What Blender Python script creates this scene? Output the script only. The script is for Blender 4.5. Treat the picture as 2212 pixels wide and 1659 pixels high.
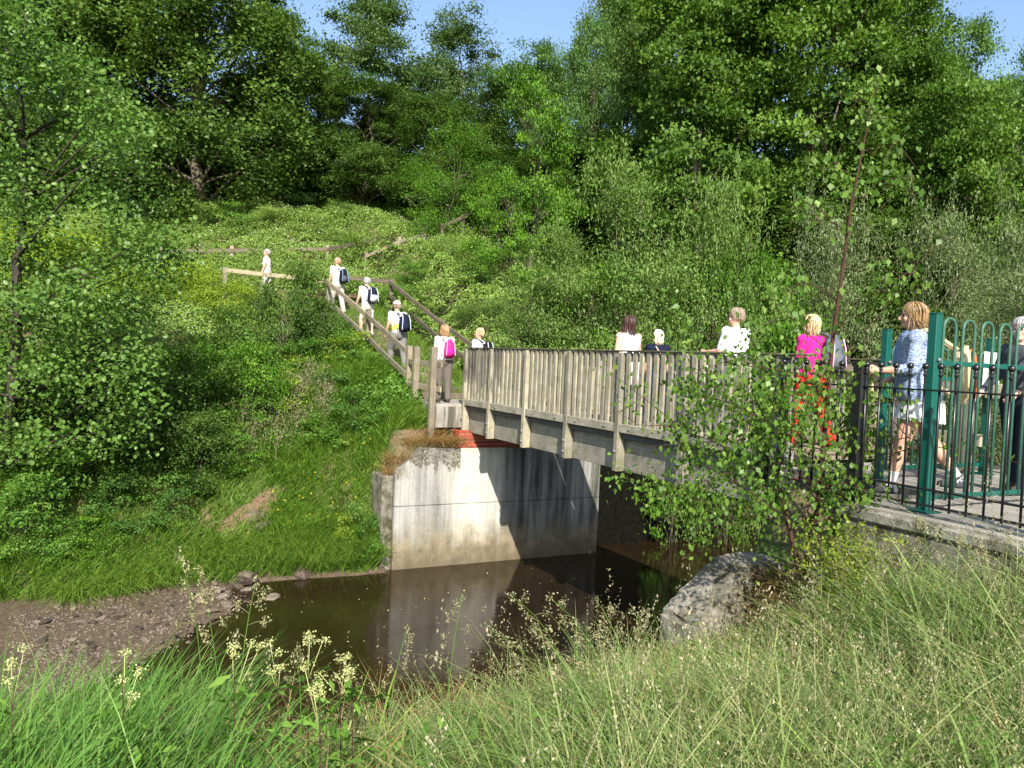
import bpy, bmesh, math, random
import numpy as np
from mathutils import Vector, Matrix
from mathutils.kdtree import KDTree

for o in list(bpy.data.objects):
    bpy.data.objects.remove(o)
scn = bpy.context.scene
col = scn.collection

# ------------------------------------------------------------------ camera
# site frame: +y runs along the footbridge, +x along the river, z = 0 is the bridge deck
F_PX, CXP, CYP = 1700.0, 1106.0, 829.5
YAW, ROLL, PITCH = math.radians(27.86), 0.047, math.atan(53 / 1700)
CAM = np.array([0.0, 0.0, 0.95])
f0 = np.array([math.sin(YAW), math.cos(YAW), 0.0]); r0 = np.array([math.cos(YAW), -math.sin(YAW), 0.0])
u0 = np.array([0, 0, 1.0])
fw = f0 * math.cos(PITCH) - u0 * math.sin(PITCH); up_ = u0 * math.cos(PITCH) + f0 * math.sin(PITCH)
rt = r0 * math.cos(ROLL) + up_ * math.sin(ROLL); up_ = up_ * math.cos(ROLL) - r0 * math.sin(ROLL)
cam = bpy.data.objects.new('camera', bpy.data.cameras.new('camera')); col.objects.link(cam)
cam.matrix_world = Matrix(((rt[0], up_[0], -fw[0], CAM[0]), (rt[1], up_[1], -fw[1], CAM[1]),
                           (rt[2], up_[2], -fw[2], CAM[2]), (0, 0, 0, 1)))
cam.data.sensor_width = 36; cam.data.lens = F_PX / 2212 * 36
cam.data.clip_start = 0.1; cam.data.clip_end = 2000
scn.camera = cam

# ------------------------------------------------------------------ sky, sun, exposure
SUN_TRAVEL = Vector((1.3, 3.44, -2.75)).normalized()
SUN_EL = math.asin(-SUN_TRAVEL.z); SUN_AZ = math.atan2(-SUN_TRAVEL.x, -SUN_TRAVEL.y)
world = bpy.data.worlds.new('World'); scn.world = world; world.use_nodes = True
wn = world.node_tree.nodes; bg = wn['Background']
sky = wn.new('ShaderNodeTexSky'); sky.sky_type = 'NISHITA'; sky.sun_disc = False
sky.sun_elevation = SUN_EL; sky.sun_rotation = SUN_AZ; sky.air_density = 1.0; sky.dust_density = 1.2; sky.ozone_density = 1.6
world.node_tree.links.new(sky.outputs[0], bg.inputs[0]); bg.inputs[1].default_value = 0.13
sun = bpy.data.objects.new('sun', bpy.data.lights.new('sun', 'SUN')); col.objects.link(sun)
sun.data.energy = 5.0; sun.data.angle = math.radians(0.5); sun.data.color = (1.0, 0.95, 0.86)
sun.rotation_euler = SUN_TRAVEL.to_track_quat('-Z', 'Y').to_euler()
vs = scn.view_settings; vs.view_transform = 'Standard'; vs.look = 'None'; vs.gamma = 1.0; vs.exposure = 0.98
vs.use_curve_mapping = False

# ------------------------------------------------------------------ helpers
R = np.random.default_rng(7); random.seed(7)

def ray(px, py): return fw + rt * (px - CXP) / F_PX + up_ * (CYP - py) / F_PX
def on_h(px, py, h): d = ray(px, py); return CAM + d * (h - CAM[2]) / d[2]
def on_x(px, py, x): d = ray(px, py); return CAM + d * (x / d[0])
def on_y(px, py, y): d = ray(px, py); return CAM + d * (y / d[1])
def at_z(px, py, z): return CAM + ray(px, py) * z
def ground_at(px, z): return (f0 * z + r0 * (px - CXP) / F_PX * z)[:2]
def horizon(px): return 776 + (px - CXP) * 0.047
def top_h(px, py, z): return CAM[2] + (horizon(px) - py) * z / F_PX

def tag(o, label=None, cat=None, group=None, kind=None):
    if label: o['label'] = label
    if cat: o['category'] = cat
    if group: o['group'] = group
    if kind: o['kind'] = kind
    return o

def link(name, me, parent=None, loc=None):
    o = bpy.data.objects.new(name, me); col.objects.link(o)
    if parent is not None: o.parent = parent
    if loc is not None: o.location = loc
    return o

def empty(name, loc=(0, 0, 0), rz=0.0):
    o = bpy.data.objects.new(name, None); col.objects.link(o); o.location = loc; o.rotation_euler = (0, 0, rz)
    o.empty_display_size = 0.1
    return o

def np_mesh(name, V, quads=None, tris=None, mat=None, v=None, smooth=False):
    """mesh from numpy arrays; v is a face attribute used for colour variation"""
    V = np.asarray(V, np.float32).reshape(-1, 3); parts = []; starts = []; n = 0
    for A, k in ((quads, 4), (tris, 3)):
        if A is not None and len(A):
            A = np.asarray(A, np.int32); parts.append(A.ravel()); starts.append(n + np.arange(len(A)) * k); n += A.size
    L = np.concatenate(parts); S = np.concatenate(starts).astype(np.int32)
    me = bpy.data.meshes.new(name); me.vertices.add(len(V)); me.vertices.foreach_set('co', V.ravel())
    me.loops.add(len(L)); me.loops.foreach_set('vertex_index', L)
    me.polygons.add(len(S)); me.polygons.foreach_set('loop_start', S)
    me.update(calc_edges=True)
    if smooth: me.polygons.foreach_set('use_smooth', np.ones(len(S), bool))
    if v is not None:
        a = me.attributes.new('v', 'FLOAT', 'FACE'); a.data.foreach_set('value', np.asarray(v, np.float32))
    if mat: me.materials.append(mat)
    return me

def unit(a): return a / np.maximum(np.linalg.norm(a, axis=-1, keepdims=True), 1e-9)

class Geo:
    """collects numpy quads and triangles into one mesh"""
    def __init__(s): s.V = []; s.Q = []; s.T = []; s.vq = []; s.vt = []; s.n = 0
    def add(s, V, Q=None, T=None, v=0.5):
        V = np.asarray(V, float).reshape(-1, 3)
        if Q is not None and len(Q):
            Q = np.asarray(Q); s.Q.append(Q + s.n); s.vq.append(np.broadcast_to(v, len(Q)) if np.ndim(v) == 0 or len(np.atleast_1d(v)) == len(Q) else np.full(len(Q), .5))
        if T is not None and len(T):
            T = np.asarray(T); s.T.append(T + s.n); s.vt.append(np.broadcast_to(v, len(T)) if np.ndim(v) == 0 or len(np.atleast_1d(v)) == len(T) else np.full(len(T), .5))
        s.V.append(V); s.n += len(V)
    def mesh(s, name, mat, smooth=False):
        Q = np.concatenate(s.Q) if s.Q else None; T = np.concatenate(s.T) if s.T else None
        v = np.concatenate(s.vq + s.vt)
        return np_mesh(name, np.concatenate(s.V), Q, T, mat, v, smooth)

def tube(pts, rad, sides=6, cap=True):
    P = np.asarray(pts, float); n = len(P); rad = np.broadcast_to(np.asarray(rad, float), n)
    T = unit(np.gradient(P, axis=0)); ref = np.array([0.31, 0.17, 0.93]) if abs(T[0][2]) < .9 else np.array([1.0, 0.1, 0])
    A = unit(np.cross(T, ref)); B = np.cross(T, A)
    th = np.arange(sides) / sides * 2 * np.pi
    V = (P[:, None] + rad[:, None, None] * (np.cos(th)[None, :, None] * A[:, None] + np.sin(th)[None, :, None] * B[:, None])).reshape(-1, 3)
    i = np.arange(n - 1)[:, None] * sides; j = np.arange(sides)[None]; k = (j + 1) % sides
    Q = np.stack([i + j, i + k, i + sides + k, i + sides + j], -1).reshape(-1, 4)
    if cap:
        V = np.vstack([V, P[-1], P[0]]); e = (n - 1) * sides; a = np.arange(sides); b = (a + 1) % sides
        T2 = np.concatenate([np.stack([e + a, e + b, np.full(sides, n * sides)], -1), np.stack([b, a, np.full(sides, n * sides + 1)], -1)])
        return V, Q, T2
    return V, Q, None

def leaves(c, size, up=0.5, out=None, aspect=0.62, fold=0.18, rng=None, axis=None, hexa=False):
    """leaf blades at points c: folded diamonds (or six-sided leaves)"""
    rng = rng or R; n = len(c); size = np.broadcast_to(size, n)[:, None]
    t = unit(rng.normal(size=(n, 3)) if axis is None else axis + rng.normal(size=(n, 3)) * .5)
    nn = rng.normal(size=(n, 3)); nn[:, 2] += up * 2
    if out is not None: nn = nn + out
    b = unit(np.cross(nn, t)); nn = np.cross(t, b); w = size * aspect * .5; h = nn * size * fold
    if not hexa:
        V = np.stack([c - t * size * .5, c + b * w + h - t * size * .06, c + t * size * .5, c - b * w + h - t * size * .06], 1)
        return V.reshape(-1, 3), np.arange(4 * n).reshape(-1, 4)
    V = np.stack([c - t * size * .5, c + b * w * .8 + h * .8 - t * size * .22, c + b * w * .85 + h + t * size * .15, c + t * size * .5,
                  c - b * w * .85 + h + t * size * .15, c - b * w * .8 + h * .8 - t * size * .22], 1)
    i = np.arange(n)[:, None] * 6
    Q = np.concatenate([i + np.array([[0, 1, 2, 3]]), i + np.array([[0, 3, 4, 5]])], 1).reshape(-1, 4)
    return V.reshape(-1, 3), Q

def blades(base, h, w, lean, bend, rng=None, droop=0.0):
    """curved grass blades: 7 points each, 2 quads and a tip"""
    rng = rng or R; n = len(base); az = rng.uniform(0, 2 * np.pi, n) if np.ndim(lean) == 0 or lean.ndim == 1 else np.arctan2(lean[:, 1], lean[:, 0])
    L = lean if np.ndim(lean) <= 1 else np.linalg.norm(lean, axis=1)
    d = np.stack([np.cos(az), np.sin(az), np.zeros(n)], 1); fz = rng.uniform(0, 2 * np.pi, n)
    s = np.stack([np.cos(fz), np.sin(fz), np.zeros(n)], 1); h = np.broadcast_to(h, n)[:, None]; w = np.broadcast_to(w, n)[:, None]
    L = np.broadcast_to(L, n)[:, None]; bend = np.broadcast_to(bend, n)[:, None]; z = np.array([0, 0, 1.0])
    def p(t): return base + z * h * t * (1 - droop * bend * t * t) + d * h * (L * t + bend * t * t)
    p0, p1, p2, p3 = base, p(.4), p(.75), p(1.0)
    V = np.stack([p0 - s * w * .5, p0 + s * w * .5, p1 - s * w * .45, p1 + s * w * .45, p2 - s * w * .3, p2 + s * w * .3, p3], 1).reshape(-1, 3)
    i = np.arange(n)[:, None] * 7
    Q = np.concatenate([i + np.array([[0, 1, 3, 2]]), i + np.array([[2, 3, 5, 4]])], 1).reshape(-1, 4)
    return V, Q, i + np.array([[4, 5, 6]]), p3

_k = R.normal(size=(14, 2)); _ph = R.uniform(0, 6.28, 14)
def noise2(x, y, s=1.0):
    r = 0
    for i in range(7):
        a = _k[i] / s; r = r + np.sin(a[0] * x + a[1] * y + _ph[i] + 1.7 * np.sin(.6 * (_k[i + 7][0] * y - _k[i + 7][1] * x) / s))
    return r / 4.0
def sstep(x, a, b):
    t = np.clip((x - a) / (b - a), 0, 1); return t * t * (3 - 2 * t)

# ------------------------------------------------------------------ materials
def nmat(name, rough=0.7, spec=0.3):
    m = bpy.data.materials.new(name); m.use_nodes = True; nt = m.node_tree; b = nt.nodes['Principled BSDF']
    b.inputs['Roughness'].default_value = rough; b.inputs['Specular IOR Level'].default_value = spec
    return m, nt, b
class NT:
    def __init__(s, nt): s.nt = nt
    def n(s, t, **k):
        x = s.nt.nodes.new(t)
        for a, v in k.items(): setattr(x, a, v)
        return x
    def l(s, a, b): s.nt.links.new(a, b)
    def coord(s, kind='Object', scale=(1, 1, 1), rnd=False):
        tc = s.n('ShaderNodeTexCoord'); mp = s.n('ShaderNodeMapping'); mp.inputs['Scale'].default_value = scale
        s.l(tc.outputs[kind], mp.inputs[0])
        if rnd:
            oi = s.n('ShaderNodeObjectInfo'); mu = s.n('ShaderNodeMath', operation='MULTIPLY'); mu.inputs[1].default_value = 37.0
            s.l(oi.outputs['Random'], mu.inputs[0]); s.l(mu.outputs[0], mp.inputs['Location'])
        return mp.outputs[0]
    def pos(s, scale=(1, 1, 1)):
        g = s.n('ShaderNodeNewGeometry'); mp = s.n('ShaderNodeMapping'); mp.inputs['Scale'].default_value = scale
        s.l(g.outputs['Position'], mp.inputs[0]); return mp.outputs[0]
    def noise(s, vec, scale, detail=5, rough=.6, dist=0.0):
        x = s.n('ShaderNodeTexNoise'); x.inputs['Scale'].default_value = scale; x.inputs['Detail'].default_value = detail
        x.inputs['Roughness'].default_value = rough; x.inputs['Distortion'].default_value = dist; s.l(vec, x.inputs['Vector']); return x.outputs['Fac']
    def ramp(s, fac, stops):
        x = s.n('ShaderNodeValToRGB'); e = x.color_ramp.elements
        while len(e) < len(stops): e.new(.5)
        for i, (p, c) in enumerate(stops):
            e[i].position = p; e[i].color = (*c, 1) if len(c) == 3 else c
        s.l(fac, x.inputs[0]); return x.outputs[0]
    def mix(s, fac, a, b, mode='MIX'):
        x = s.n('ShaderNodeMix', data_type='RGBA', blend_type=mode)
        for v, i in ((fac, 0), (a, 6), (b, 7)):
            if isinstance(v, (int, float)): x.inputs[i].default_value = v
            elif isinstance(v, tuple): x.inputs[i].default_value = (*v, 1)
            else: s.l(v, x.inputs[i])
        return x.outputs[2]
    def math(s, op, a, b=0.0):
        x = s.n('ShaderNodeMath', operation=op)
        for i, v in enumerate((a, b)):
            if isinstance(v, (int, float)): x.inputs[i].default_value = v
            else: s.l(v, x.inputs[i])
        return x.outputs[0]
    def bump(s, h, strength, dist, bsdf):
        x = s.n('ShaderNodeBump'); x.inputs['Strength'].default_value = strength; x.inputs['Distance'].default_value = dist
        s.l(h, x.inputs['Height']); s.l(x.outputs[0], bsdf.inputs['Normal'])
    def sep(s, vec):
        x = s.n('ShaderNodeSeparateXYZ'); s.l(vec, x.inputs[0]); return x.outputs

def leaf_mat(name, dark, mid, light, transl=0.3, rough=0.5, spec=0.22):
    m, nt, b = nmat(name, rough, spec); t = NT(nt)
    at = t.n('ShaderNodeAttribute', attribute_name='v'); oi = t.n('ShaderNodeObjectInfo')
    f = t.math('ADD', at.outputs['Fac'], t.math('MULTIPLY', t.math('SUBTRACT', oi.outputs['Random'], .5), .18))
    c = t.ramp(f, [(0.0, dark), (.5, mid), (1.0, light)]); t.l(c, b.inputs['Base Color'])
    tr = t.n('ShaderNodeBsdfTranslucent'); cc = t.mix(1.0, c, (1.25, 1.35, .55), 'MULTIPLY'); t.l(cc, tr.inputs[0])
    mx = t.n('ShaderNodeMixShader'); mx.inputs[0].default_value = transl; t.l(b.outputs[0], mx.inputs[1]); t.l(tr.outputs[0], mx.inputs[2])
    t.l(mx.outputs[0], nt.nodes['Material Output'].inputs[0]); return m

M = {}
M['leaf_oak'] = leaf_mat('oak leaves', (.034, .07, .012), (.068, .13, .02), (.13, .205, .036), .33)
M['leaf_syc'] = leaf_mat('sycamore leaves', (.045, .098, .014), (.085, .165, .022), (.15, .25, .04), .36)
M['leaf_birchy'] = leaf_mat('pale woodland leaves', (0.054, 0.114, 0.028), (0.096, 0.192, 0.045), (0.168, 0.276, 0.075))
M['leaf_blue'] = leaf_mat('dull woodland leaves', (.042, .082, .024), (.075, .135, .038), (.135, .205, .06), .33)
M['leaf_hawthorn'] = leaf_mat('hawthorn leaves', (0.048, 0.115, 0.012), (0.09, 0.207, 0.018), (0.18, 0.322, 0.03), .35)
M['leaf_willow'] = leaf_mat('willow leaves', (.075, .14, .028), (.135, .225, .045), (.23, .33, .1), .34)
M['leaf_sallow'] = leaf_mat('grey sallow leaves', (.085, .12, .045), (.15, .2, .075), (.27, .32, .17), .28)
M['leaf_alder'] = leaf_mat('alder leaves', (.045, .1, .014), (.085, .17, .025), (.15, .25, .05), .32, .42, .3)
M['leaf_birch'] = leaf_mat('birch leaves', (.04, .095, .012), (.095, .19, .022), (.21, .31, .06), .38, .42, .3)
M['leaf_bramble'] = leaf_mat('bramble leaves', (.11, .185, .03), (.2, .3, .062), (.31, .4, .115), .32)
M['leaf_lime'] = leaf_mat('yellow green leaves', (.12, .18, .014), (.22, .31, .026), (.33, .41, .06), .36)
M['leaf_herb'] = leaf_mat('herb leaves', (.05, .125, .016), (.1, .215, .028), (.175, .31, .05), .36)
M['leaf_nettle'] = leaf_mat('nettle leaves', (.04, .095, .018), (.07, .155, .026), (.12, .23, .045), .32)
M['leaf_tansy'] = leaf_mat('yellowish feathery leaves', (.1, .14, .012), (.19, .25, .02), (.3, .36, .05), .35)
M['grass'] = leaf_mat('meadow grass', (.075, .15, .028), (.165, .245, .065), (.36, .38, .17), .34, .5, .2)
M['grass_far'] = leaf_mat('bank grass', (.08, .17, .02), (.16, .28, .035), (.31, .41, .085), .36)
M['grass_sedge'] = leaf_mat('tall green reed grass', (.06, .15, .025), (.115, .235, .04), (.22, .34, .08), .36, .5, .2)
M['grass_dry'] = leaf_mat('dry straw grass', (.28, .17, .07), (.42, .27, .11), (.55, .4, .2), .3)
M['seed'] = leaf_mat('grass seed heads', (.17, .16, .07), (.3, .28, .14), (.46, .43, .26), .3)
M['seed_purple'] = leaf_mat('purplish grass panicles', (.17, .17, .08), (.3, .26, .16), (.44, .38, .26), .3)
M['flower_white'] = leaf_mat('white bramble flowers', (.6, .58, .5), (.75, .72, .68), (.82, .8, .78), .2)
M['flower_cream'] = leaf_mat('cream flower heads', (.33, .36, .12), (.45, .47, .19), (.58, .58, .3), .2)
M['flower_yellow'] = leaf_mat('yellow buttercups', (.7, .45, .01), (.8, .55, .02), (.85, .65, .03), .15)

def bark(name, a, b_, scale=9):
    m, nt, b = nmat(name, .85, .2); t = NT(nt); c = t.coord('Object', (1, 1, .25))
    n = t.noise(c, scale, 6, .65); t.l(t.ramp(n, [(.3, a), (.7, b_)]), b.inputs['Base Color']); t.bump(n, .6, .02, b); return m
M['bark'] = bark('grey brown bark', (.05, .04, .028), (.16, .13, .095))
M['bark_birch'] = bark('reddish birch bark', (.025, .014, .01), (.085, .042, .026), 16)
M['bark_alder'] = bark('dark alder bark', (.02, .017, .012), (.07, .058, .043), 12)
M['twig'] = bark('dead brown stems', (.14, .1, .065), (.3, .23, .16), 20)

def wood(name, base, dark, moss=0.0, stain=0.0):
    m, nt, b = nmat(name, .86, .15); t = NT(nt); c = t.coord('Object', (1, 1, .05), True); cs = t.coord('Object', (1, 1, 1), True)
    g = t.noise(c, 46, 6, .7, .3); blot = t.noise(cs, 3.2, 4, .6); col_ = t.ramp(g, [(.28, dark), (.62, base)])
    col_ = t.mix(t.ramp(blot, [(.42, (0, 0, 0)), (.62, (.75, .75, .75))]), col_, tuple(x * .55 for x in base), 'MIX')
    oi = t.n('ShaderNodeObjectInfo'); tone = t.ramp(oi.outputs['Random'], [(0, (.72, .72, .74)), (.5, (1, .99, .95)), (1, (1.18, 1.14, 1.05))])
    col_ = t.mix(1.0, col_, tone, 'MULTIPLY')
    if moss:
        al = t.noise(cs, 5.5, 5, .65); col_ = t.mix(t.math('MULTIPLY', t.ramp(al, [(.5, (0, 0, 0)), (.66, (1, 1, 1))]), moss), col_, (.13, .135, .04))
    lic = t.noise(cs, 60, 2, .5); col_ = t.mix(t.ramp(lic, [(.66, (0, 0, 0)), (.72, (.8, .8, .8))]), col_, (.55, .54, .46))
    if stain:
        sp = t.sep(t.pos()); s2 = t.noise(t.pos((9, 9, .5)), 1.0, 3, .6)
        k = t.math('MULTIPLY', t.ramp(sp[1], [(0, (0, 0, 0)), (1, (1, 1, 1))]), 1.0)
        # black weathering streaks on the boards at the far end of the parapet
        y0 = t.math('GREATER_THAN', sp[1], 13.55); z0 = t.math('GREATER_THAN', t.math('ADD', sp[2], t.math('MULTIPLY', s2, 1.1)), .95)
        col_ = t.mix(t.math('MULTIPLY', t.math('MULTIPLY', y0, z0), t.math('MULTIPLY', t.ramp(t.noise(t.pos((14, 14, .9)), 1.0, 4, .7), [(.35, (0, 0, 0)), (.6, (1, 1, 1))]), .85)), col_, (.035, .034, .034))
    t.l(col_, b.inputs['Base Color']); t.bump(g, .5, .006, b); return m
M['wood'] = wood('weathered grey timber', (.4, .365, .28), (.19, .17, .13), .5, 1)
M['wood_rail'] = wood('brown grey fence timber', (.34, .29, .21), (.15, .125, .09), .35)
M['wood_dark'] = wood('dark old fence timber', (.17, .14, .105), (.07, .058, .044), .3)
M['wood_beam'] = wood('pale grey laminated beam', (.36, .335, .275), (.22, .2, .16), .55)

def paint(name, c, rough=.35, spec=.5, wear=.15):
    m, nt, b = nmat(name, rough, spec); t = NT(nt); n = t.noise(t.coord('Object', (1, 1, 1), True), 14, 5, .7)
    t.l(t.mix(t.math('MULTIPLY', t.ramp(n, [(.5, (0, 0, 0)), (.75, (1, 1, 1))]), wear), c, tuple(min(1, x * 1.8 + .06) for x in c)), b.inputs['Base Color']); t.bump(n, .08, .004, b); return m
M['green'] = paint('dark green powder coat', (.0, .075, .055), .4)
M['green_worn'] = paint('algae tinted green bars', (.03, .1, .065), .5, .4, .5)
M['black'] = paint('black painted iron', (.008, .008, .009), .3)
M['bolt'] = paint('dull steel bolt', (.16, .165, .17), .45)
M['paper'] = paint('white paper', (.8, .8, .78), .7, .2, .02)

def plain(name, c, rough=.8, spec=.2, bump=.0, sc=40, var=.25):
    m, nt, b = nmat(name, rough, spec); t = NT(nt); n = t.noise(t.coord('Object'), sc, 4, .6)
    t.l(t.ramp(n, [(.3, tuple(x * (1 - var) for x in c)), (.7, tuple(min(1, x * (1 + var * .4)) for x in c))]), b.inputs['Base Color'])
    if bump: t.bump(n, bump, .01, b)
    return m
def fabric(name, c, var=.14):
    m, nt, b = nmat(name, .9, .08); t = NT(nt); o = t.coord('Object', (1, 1, .55)); f = t.noise(o, 9, 3, .55, 1.2); n = t.noise(o, 160, 2, .5)
    t.l(t.ramp(t.math('ADD', t.math('MULTIPLY', f, .7), t.math('MULTIPLY', n, .3)), [(.3, tuple(x * (1 - var) for x in c)), (.7, tuple(min(1, x * (1 + var * .4)) for x in c))]), b.inputs['Base Color']); t.bump(f, .55, .03, b); return m

def concrete(name, kind):
    m, nt, b = nmat(name, .88, .2); t = NT(nt); p = t.pos(); sp = t.sep(p)
    fine = t.noise(p, 28, 6, .7); med = t.noise(p, 3.0, 5, .6)
    streak = t.noise(t.pos((3.2, 3.2, .22)), 1.6, 5, .62, .25); speck = t.noise(p, 75, 2, .5); edge = t.noise(t.pos((4, 4, 1.4)), 1.5, 5, .7)
    base = t.ramp(t.math('ADD', t.math('MULTIPLY', streak, .72), t.math('MULTIPLY', fine, .28)), [(.36, (.17, .165, .145)), (.47, (.27, .265, .24)), (.62, (.38, .375, .34))])
    if kind == 'far':
        # run-off: a washed pale band below the parapet end, dark streaks further under the deck that also paint in its shade
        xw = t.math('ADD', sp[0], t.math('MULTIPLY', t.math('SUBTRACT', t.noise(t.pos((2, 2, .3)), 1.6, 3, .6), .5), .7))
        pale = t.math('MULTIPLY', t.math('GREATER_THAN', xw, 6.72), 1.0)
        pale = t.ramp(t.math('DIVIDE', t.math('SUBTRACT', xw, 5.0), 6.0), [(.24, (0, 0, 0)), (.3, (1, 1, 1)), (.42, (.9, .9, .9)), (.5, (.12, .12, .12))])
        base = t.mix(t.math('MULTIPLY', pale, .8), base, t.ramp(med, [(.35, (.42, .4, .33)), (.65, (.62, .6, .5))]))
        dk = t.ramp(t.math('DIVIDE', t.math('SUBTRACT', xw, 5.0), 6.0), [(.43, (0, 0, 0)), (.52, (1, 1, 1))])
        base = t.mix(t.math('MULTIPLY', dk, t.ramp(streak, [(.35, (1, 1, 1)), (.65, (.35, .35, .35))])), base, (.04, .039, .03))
        zn = t.math('ADD', sp[2], t.math('MULTIPLY', t.math('SUBTRACT', edge, .5), .9))
        # tide mark: brown algae above the water, dark wet line at the waterline
        br = t.ramp(t.math('DIVIDE', t.math('ADD', zn, 3.4), 2.0), [(.18, (1, 1, 1)), (.5, (0, 0, 0))])
        shut = t.n('ShaderNodeTexWave', wave_type='BANDS', bands_direction='X'); shut.inputs['Scale'].default_value = 1.75; shut.inputs['Distortion'].default_value = .15; t.l(p, shut.inputs['Vector']); base = t.mix(t.ramp(shut.outputs['Fac'], [(.9, (0, 0, 0)), (1.0, (.3, .3, .3))]), base, (.2, .19, .16))
        base = t.mix(t.math('MULTIPLY', br, .92), base, t.ramp(med, [(.35, (.12, .1, .055)), (.65, (.26, .21, .13))]))
        wet = t.ramp(t.math('DIVIDE', t.math('ADD', zn, 3.4), 2.0), [(.02, (1, 1, 1)), (.2, (0, 0, 0))]); base = t.mix(t.math('MULTIPLY', wet, .6), base, (.09, .07, .042))
        ms = t.math('MULTIPLY', t.ramp(t.math('ADD', sp[2], t.math('MULTIPLY', edge, .75)), [(0, (0, 0, 0)), (1, (0, 0, 0))]), 0)
        mz = t.math('GREATER_THAN', t.math('ADD', sp[2], t.math('MULTIPLY', edge, 1.0)), -.82)
        mx_ = t.math('LESS_THAN', xw, 6.75)
        base = t.mix(t.math('MULTIPLY', t.math('MULTIPLY', mz, mx_), t.ramp(fine, [(.4, (.95, .95, .95)), (.62, (.15, .15, .15))])), base, (.055, .047, .022))
    if kind == 'moss':
        base = t.mix(t.ramp(t.noise(p, 2.4, 6, .7), [(.43, (0, 0, 0)), (.6, (1, 1, 1))]), t.ramp(fine, [(.3, (.15, .135, .105)), (.7, (.31, .285, .235))]), t.ramp(fine, [(.35, (.03, .028, .014)), (.7, (.1, .09, .045))]))
    if kind == 'cope':
        base = t.mix(t.ramp(t.noise(p, 4.5, 6, .7), [(.42, (0, 0, 0)), (.6, (1, 1, 1))]), t.ramp(fine, [(.3, (.2, .185, .15)), (.7, (.32, .3, .25))]), t.ramp(fine, [(.35, (.05, .048, .03)), (.7, (.14, .13, .085))]))
    if kind == 'slab':
        base = t.ramp(med, [(.3, (.2, .185, .155)), (.7, (.34, .315, .27))])
        dn = t.math('MULTIPLY', t.ramp(streak, [(.46, (0, 0, 0)), (.56, (1, 1, 1))]), t.math('LESS_THAN', sp[2], -.1)); base = t.mix(t.math('MULTIPLY', dn, .85), base, (.05, .045, .03))
    base = t.mix(t.ramp(speck, [(.66, (0, 0, 0)), (.7, (1, 1, 1))]), base, (.05, .045, .035))
    t.l(base, b.inputs['Base Color']); t.bump(t.math('ADD', t.math('MULTIPLY', fine, .6), speck), .55, .012, b); return m
M['conc_far'] = concrete('stained pale abutment concrete', 'far'); M['conc_moss'] = concrete('mossy rough concrete', 'moss')
M['conc_cope'] = concrete('lichened coping concrete', 'cope')
M['conc_shade'] = plain('black shade painted concrete', (.008, .008, .006), .95, .0, .4, 9, .5)  # near-black colour stands in for shade on the concrete
M['conc_slab'] = concrete('landing concrete', 'slab')

def brick_mat():
    m, nt, b = nmat('red engineering brick', .6, .3); t = NT(nt); oi = t.n('ShaderNodeObjectInfo'); n = t.noise(t.pos(), 22, 5, .65)
    c = t.ramp(oi.outputs['Random'], [(0, (.2, .035, .018)), (.5, (.32, .06, .028)), (1, (.4, .09, .045))])
    t.l(t.mix(1.0, c, t.ramp(n, [(.3, (.7, .7, .7)), (.7, (1.1, 1.1, 1.1))]), 'MULTIPLY'), b.inputs['Base Color']); t.bump(n, .3, .004, b); return m
M['brick'] = brick_mat(); M['mortar'] = plain('lime mortar', (.4, .33, .26), .9, .1, .3)
M['gap_shade'] = plain('painted gap shadow', (.09, .09, .088), .6, .3, .1, 12)  # dark colour for the painted shadow gap along the deck edge

def ground_mat():
    m, nt, b = nmat('bank soil and turf', .95, .1); t = NT(nt); p = t.pos(); n = t.noise(p, .9, 6, .65); f = t.noise(p, 14, 5, .7)
    c = t.mix(t.ramp(n, [(.42, (0, 0, 0)), (.6, (1, 1, 1))]), t.ramp(f, [(.3, (.035, .055, .014)), (.7, (.08, .12, .03))]), t.ramp(f, [(.3, (.09, .06, .035)), (.7, (.2, .14, .085))]))
    sp = t.sep(p); low = t.math('LESS_THAN', t.math('ADD', sp[2], t.math('MULTIPLY', n, .3)), -3.0)
    c = t.mix(low, c, t.ramp(f, [(.3, (.055, .04, .025)), (.7, (.14, .105, .07))])); t.l(c, b.inputs['Base Color']); t.bump(f, .6, .03, b); return m
M['ground'] = ground_mat()
def soil_mat():
    m, nt, b = nmat('bare trodden earth', .95, .1); t = NT(nt); f = t.noise(t.pos(), 18, 6, .7)
    t.l(t.ramp(f, [(.3, (.09, .058, .034)), (.7, (.2, .135, .085))]), b.inputs['Base Color']); t.bump(f, .7, .03, b); return m
M['soil'] = soil_mat()
def stone_mat(name, a, c, e):
    m, nt, b = nmat(name, .8, .25); t = NT(nt); n = t.noise(t.coord('Object', (1, 1, 1), True), 3, 6, .65); oi = t.n('ShaderNodeObjectInfo')
    k = t.ramp(oi.outputs['Random'], [(0, a), (.5, c), (1, e)]); t.l(t.mix(1.0, k, t.ramp(n, [(.3, (.6, .6, .6)), (.7, (1.2, 1.2, 1.2))]), 'MULTIPLY'), b.inputs['Base Color']); t.bump(n, .4, .02, b); return m
M['pebble'] = stone_mat('river pebbles', (.04, .03, .022), (.1, .075, .055), (.19, .15, .115))
M['boulder'] = stone_mat('bank stones', (.09, .068, .048), (.14, .11, .08), (.19, .155, .115))
def water_mat():
    m, nt, b = nmat('brown river water', .03, .5); t = NT(nt); p = t.pos()
    b.inputs['IOR'].default_value = 1.33; n = t.noise(p, .5, 4, .6)
    t.l(t.ramp(n, [(.35, (.013, .008, .0035)), (.65, (.022, .014, .006))]), b.inputs['Base Color'])
    r = t.noise(t.pos((1, 1.9, 1)), 4.0, 4, .6, .8); t.bump(r, .07, .03, b); return m
M['water'] = water_mat()

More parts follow.
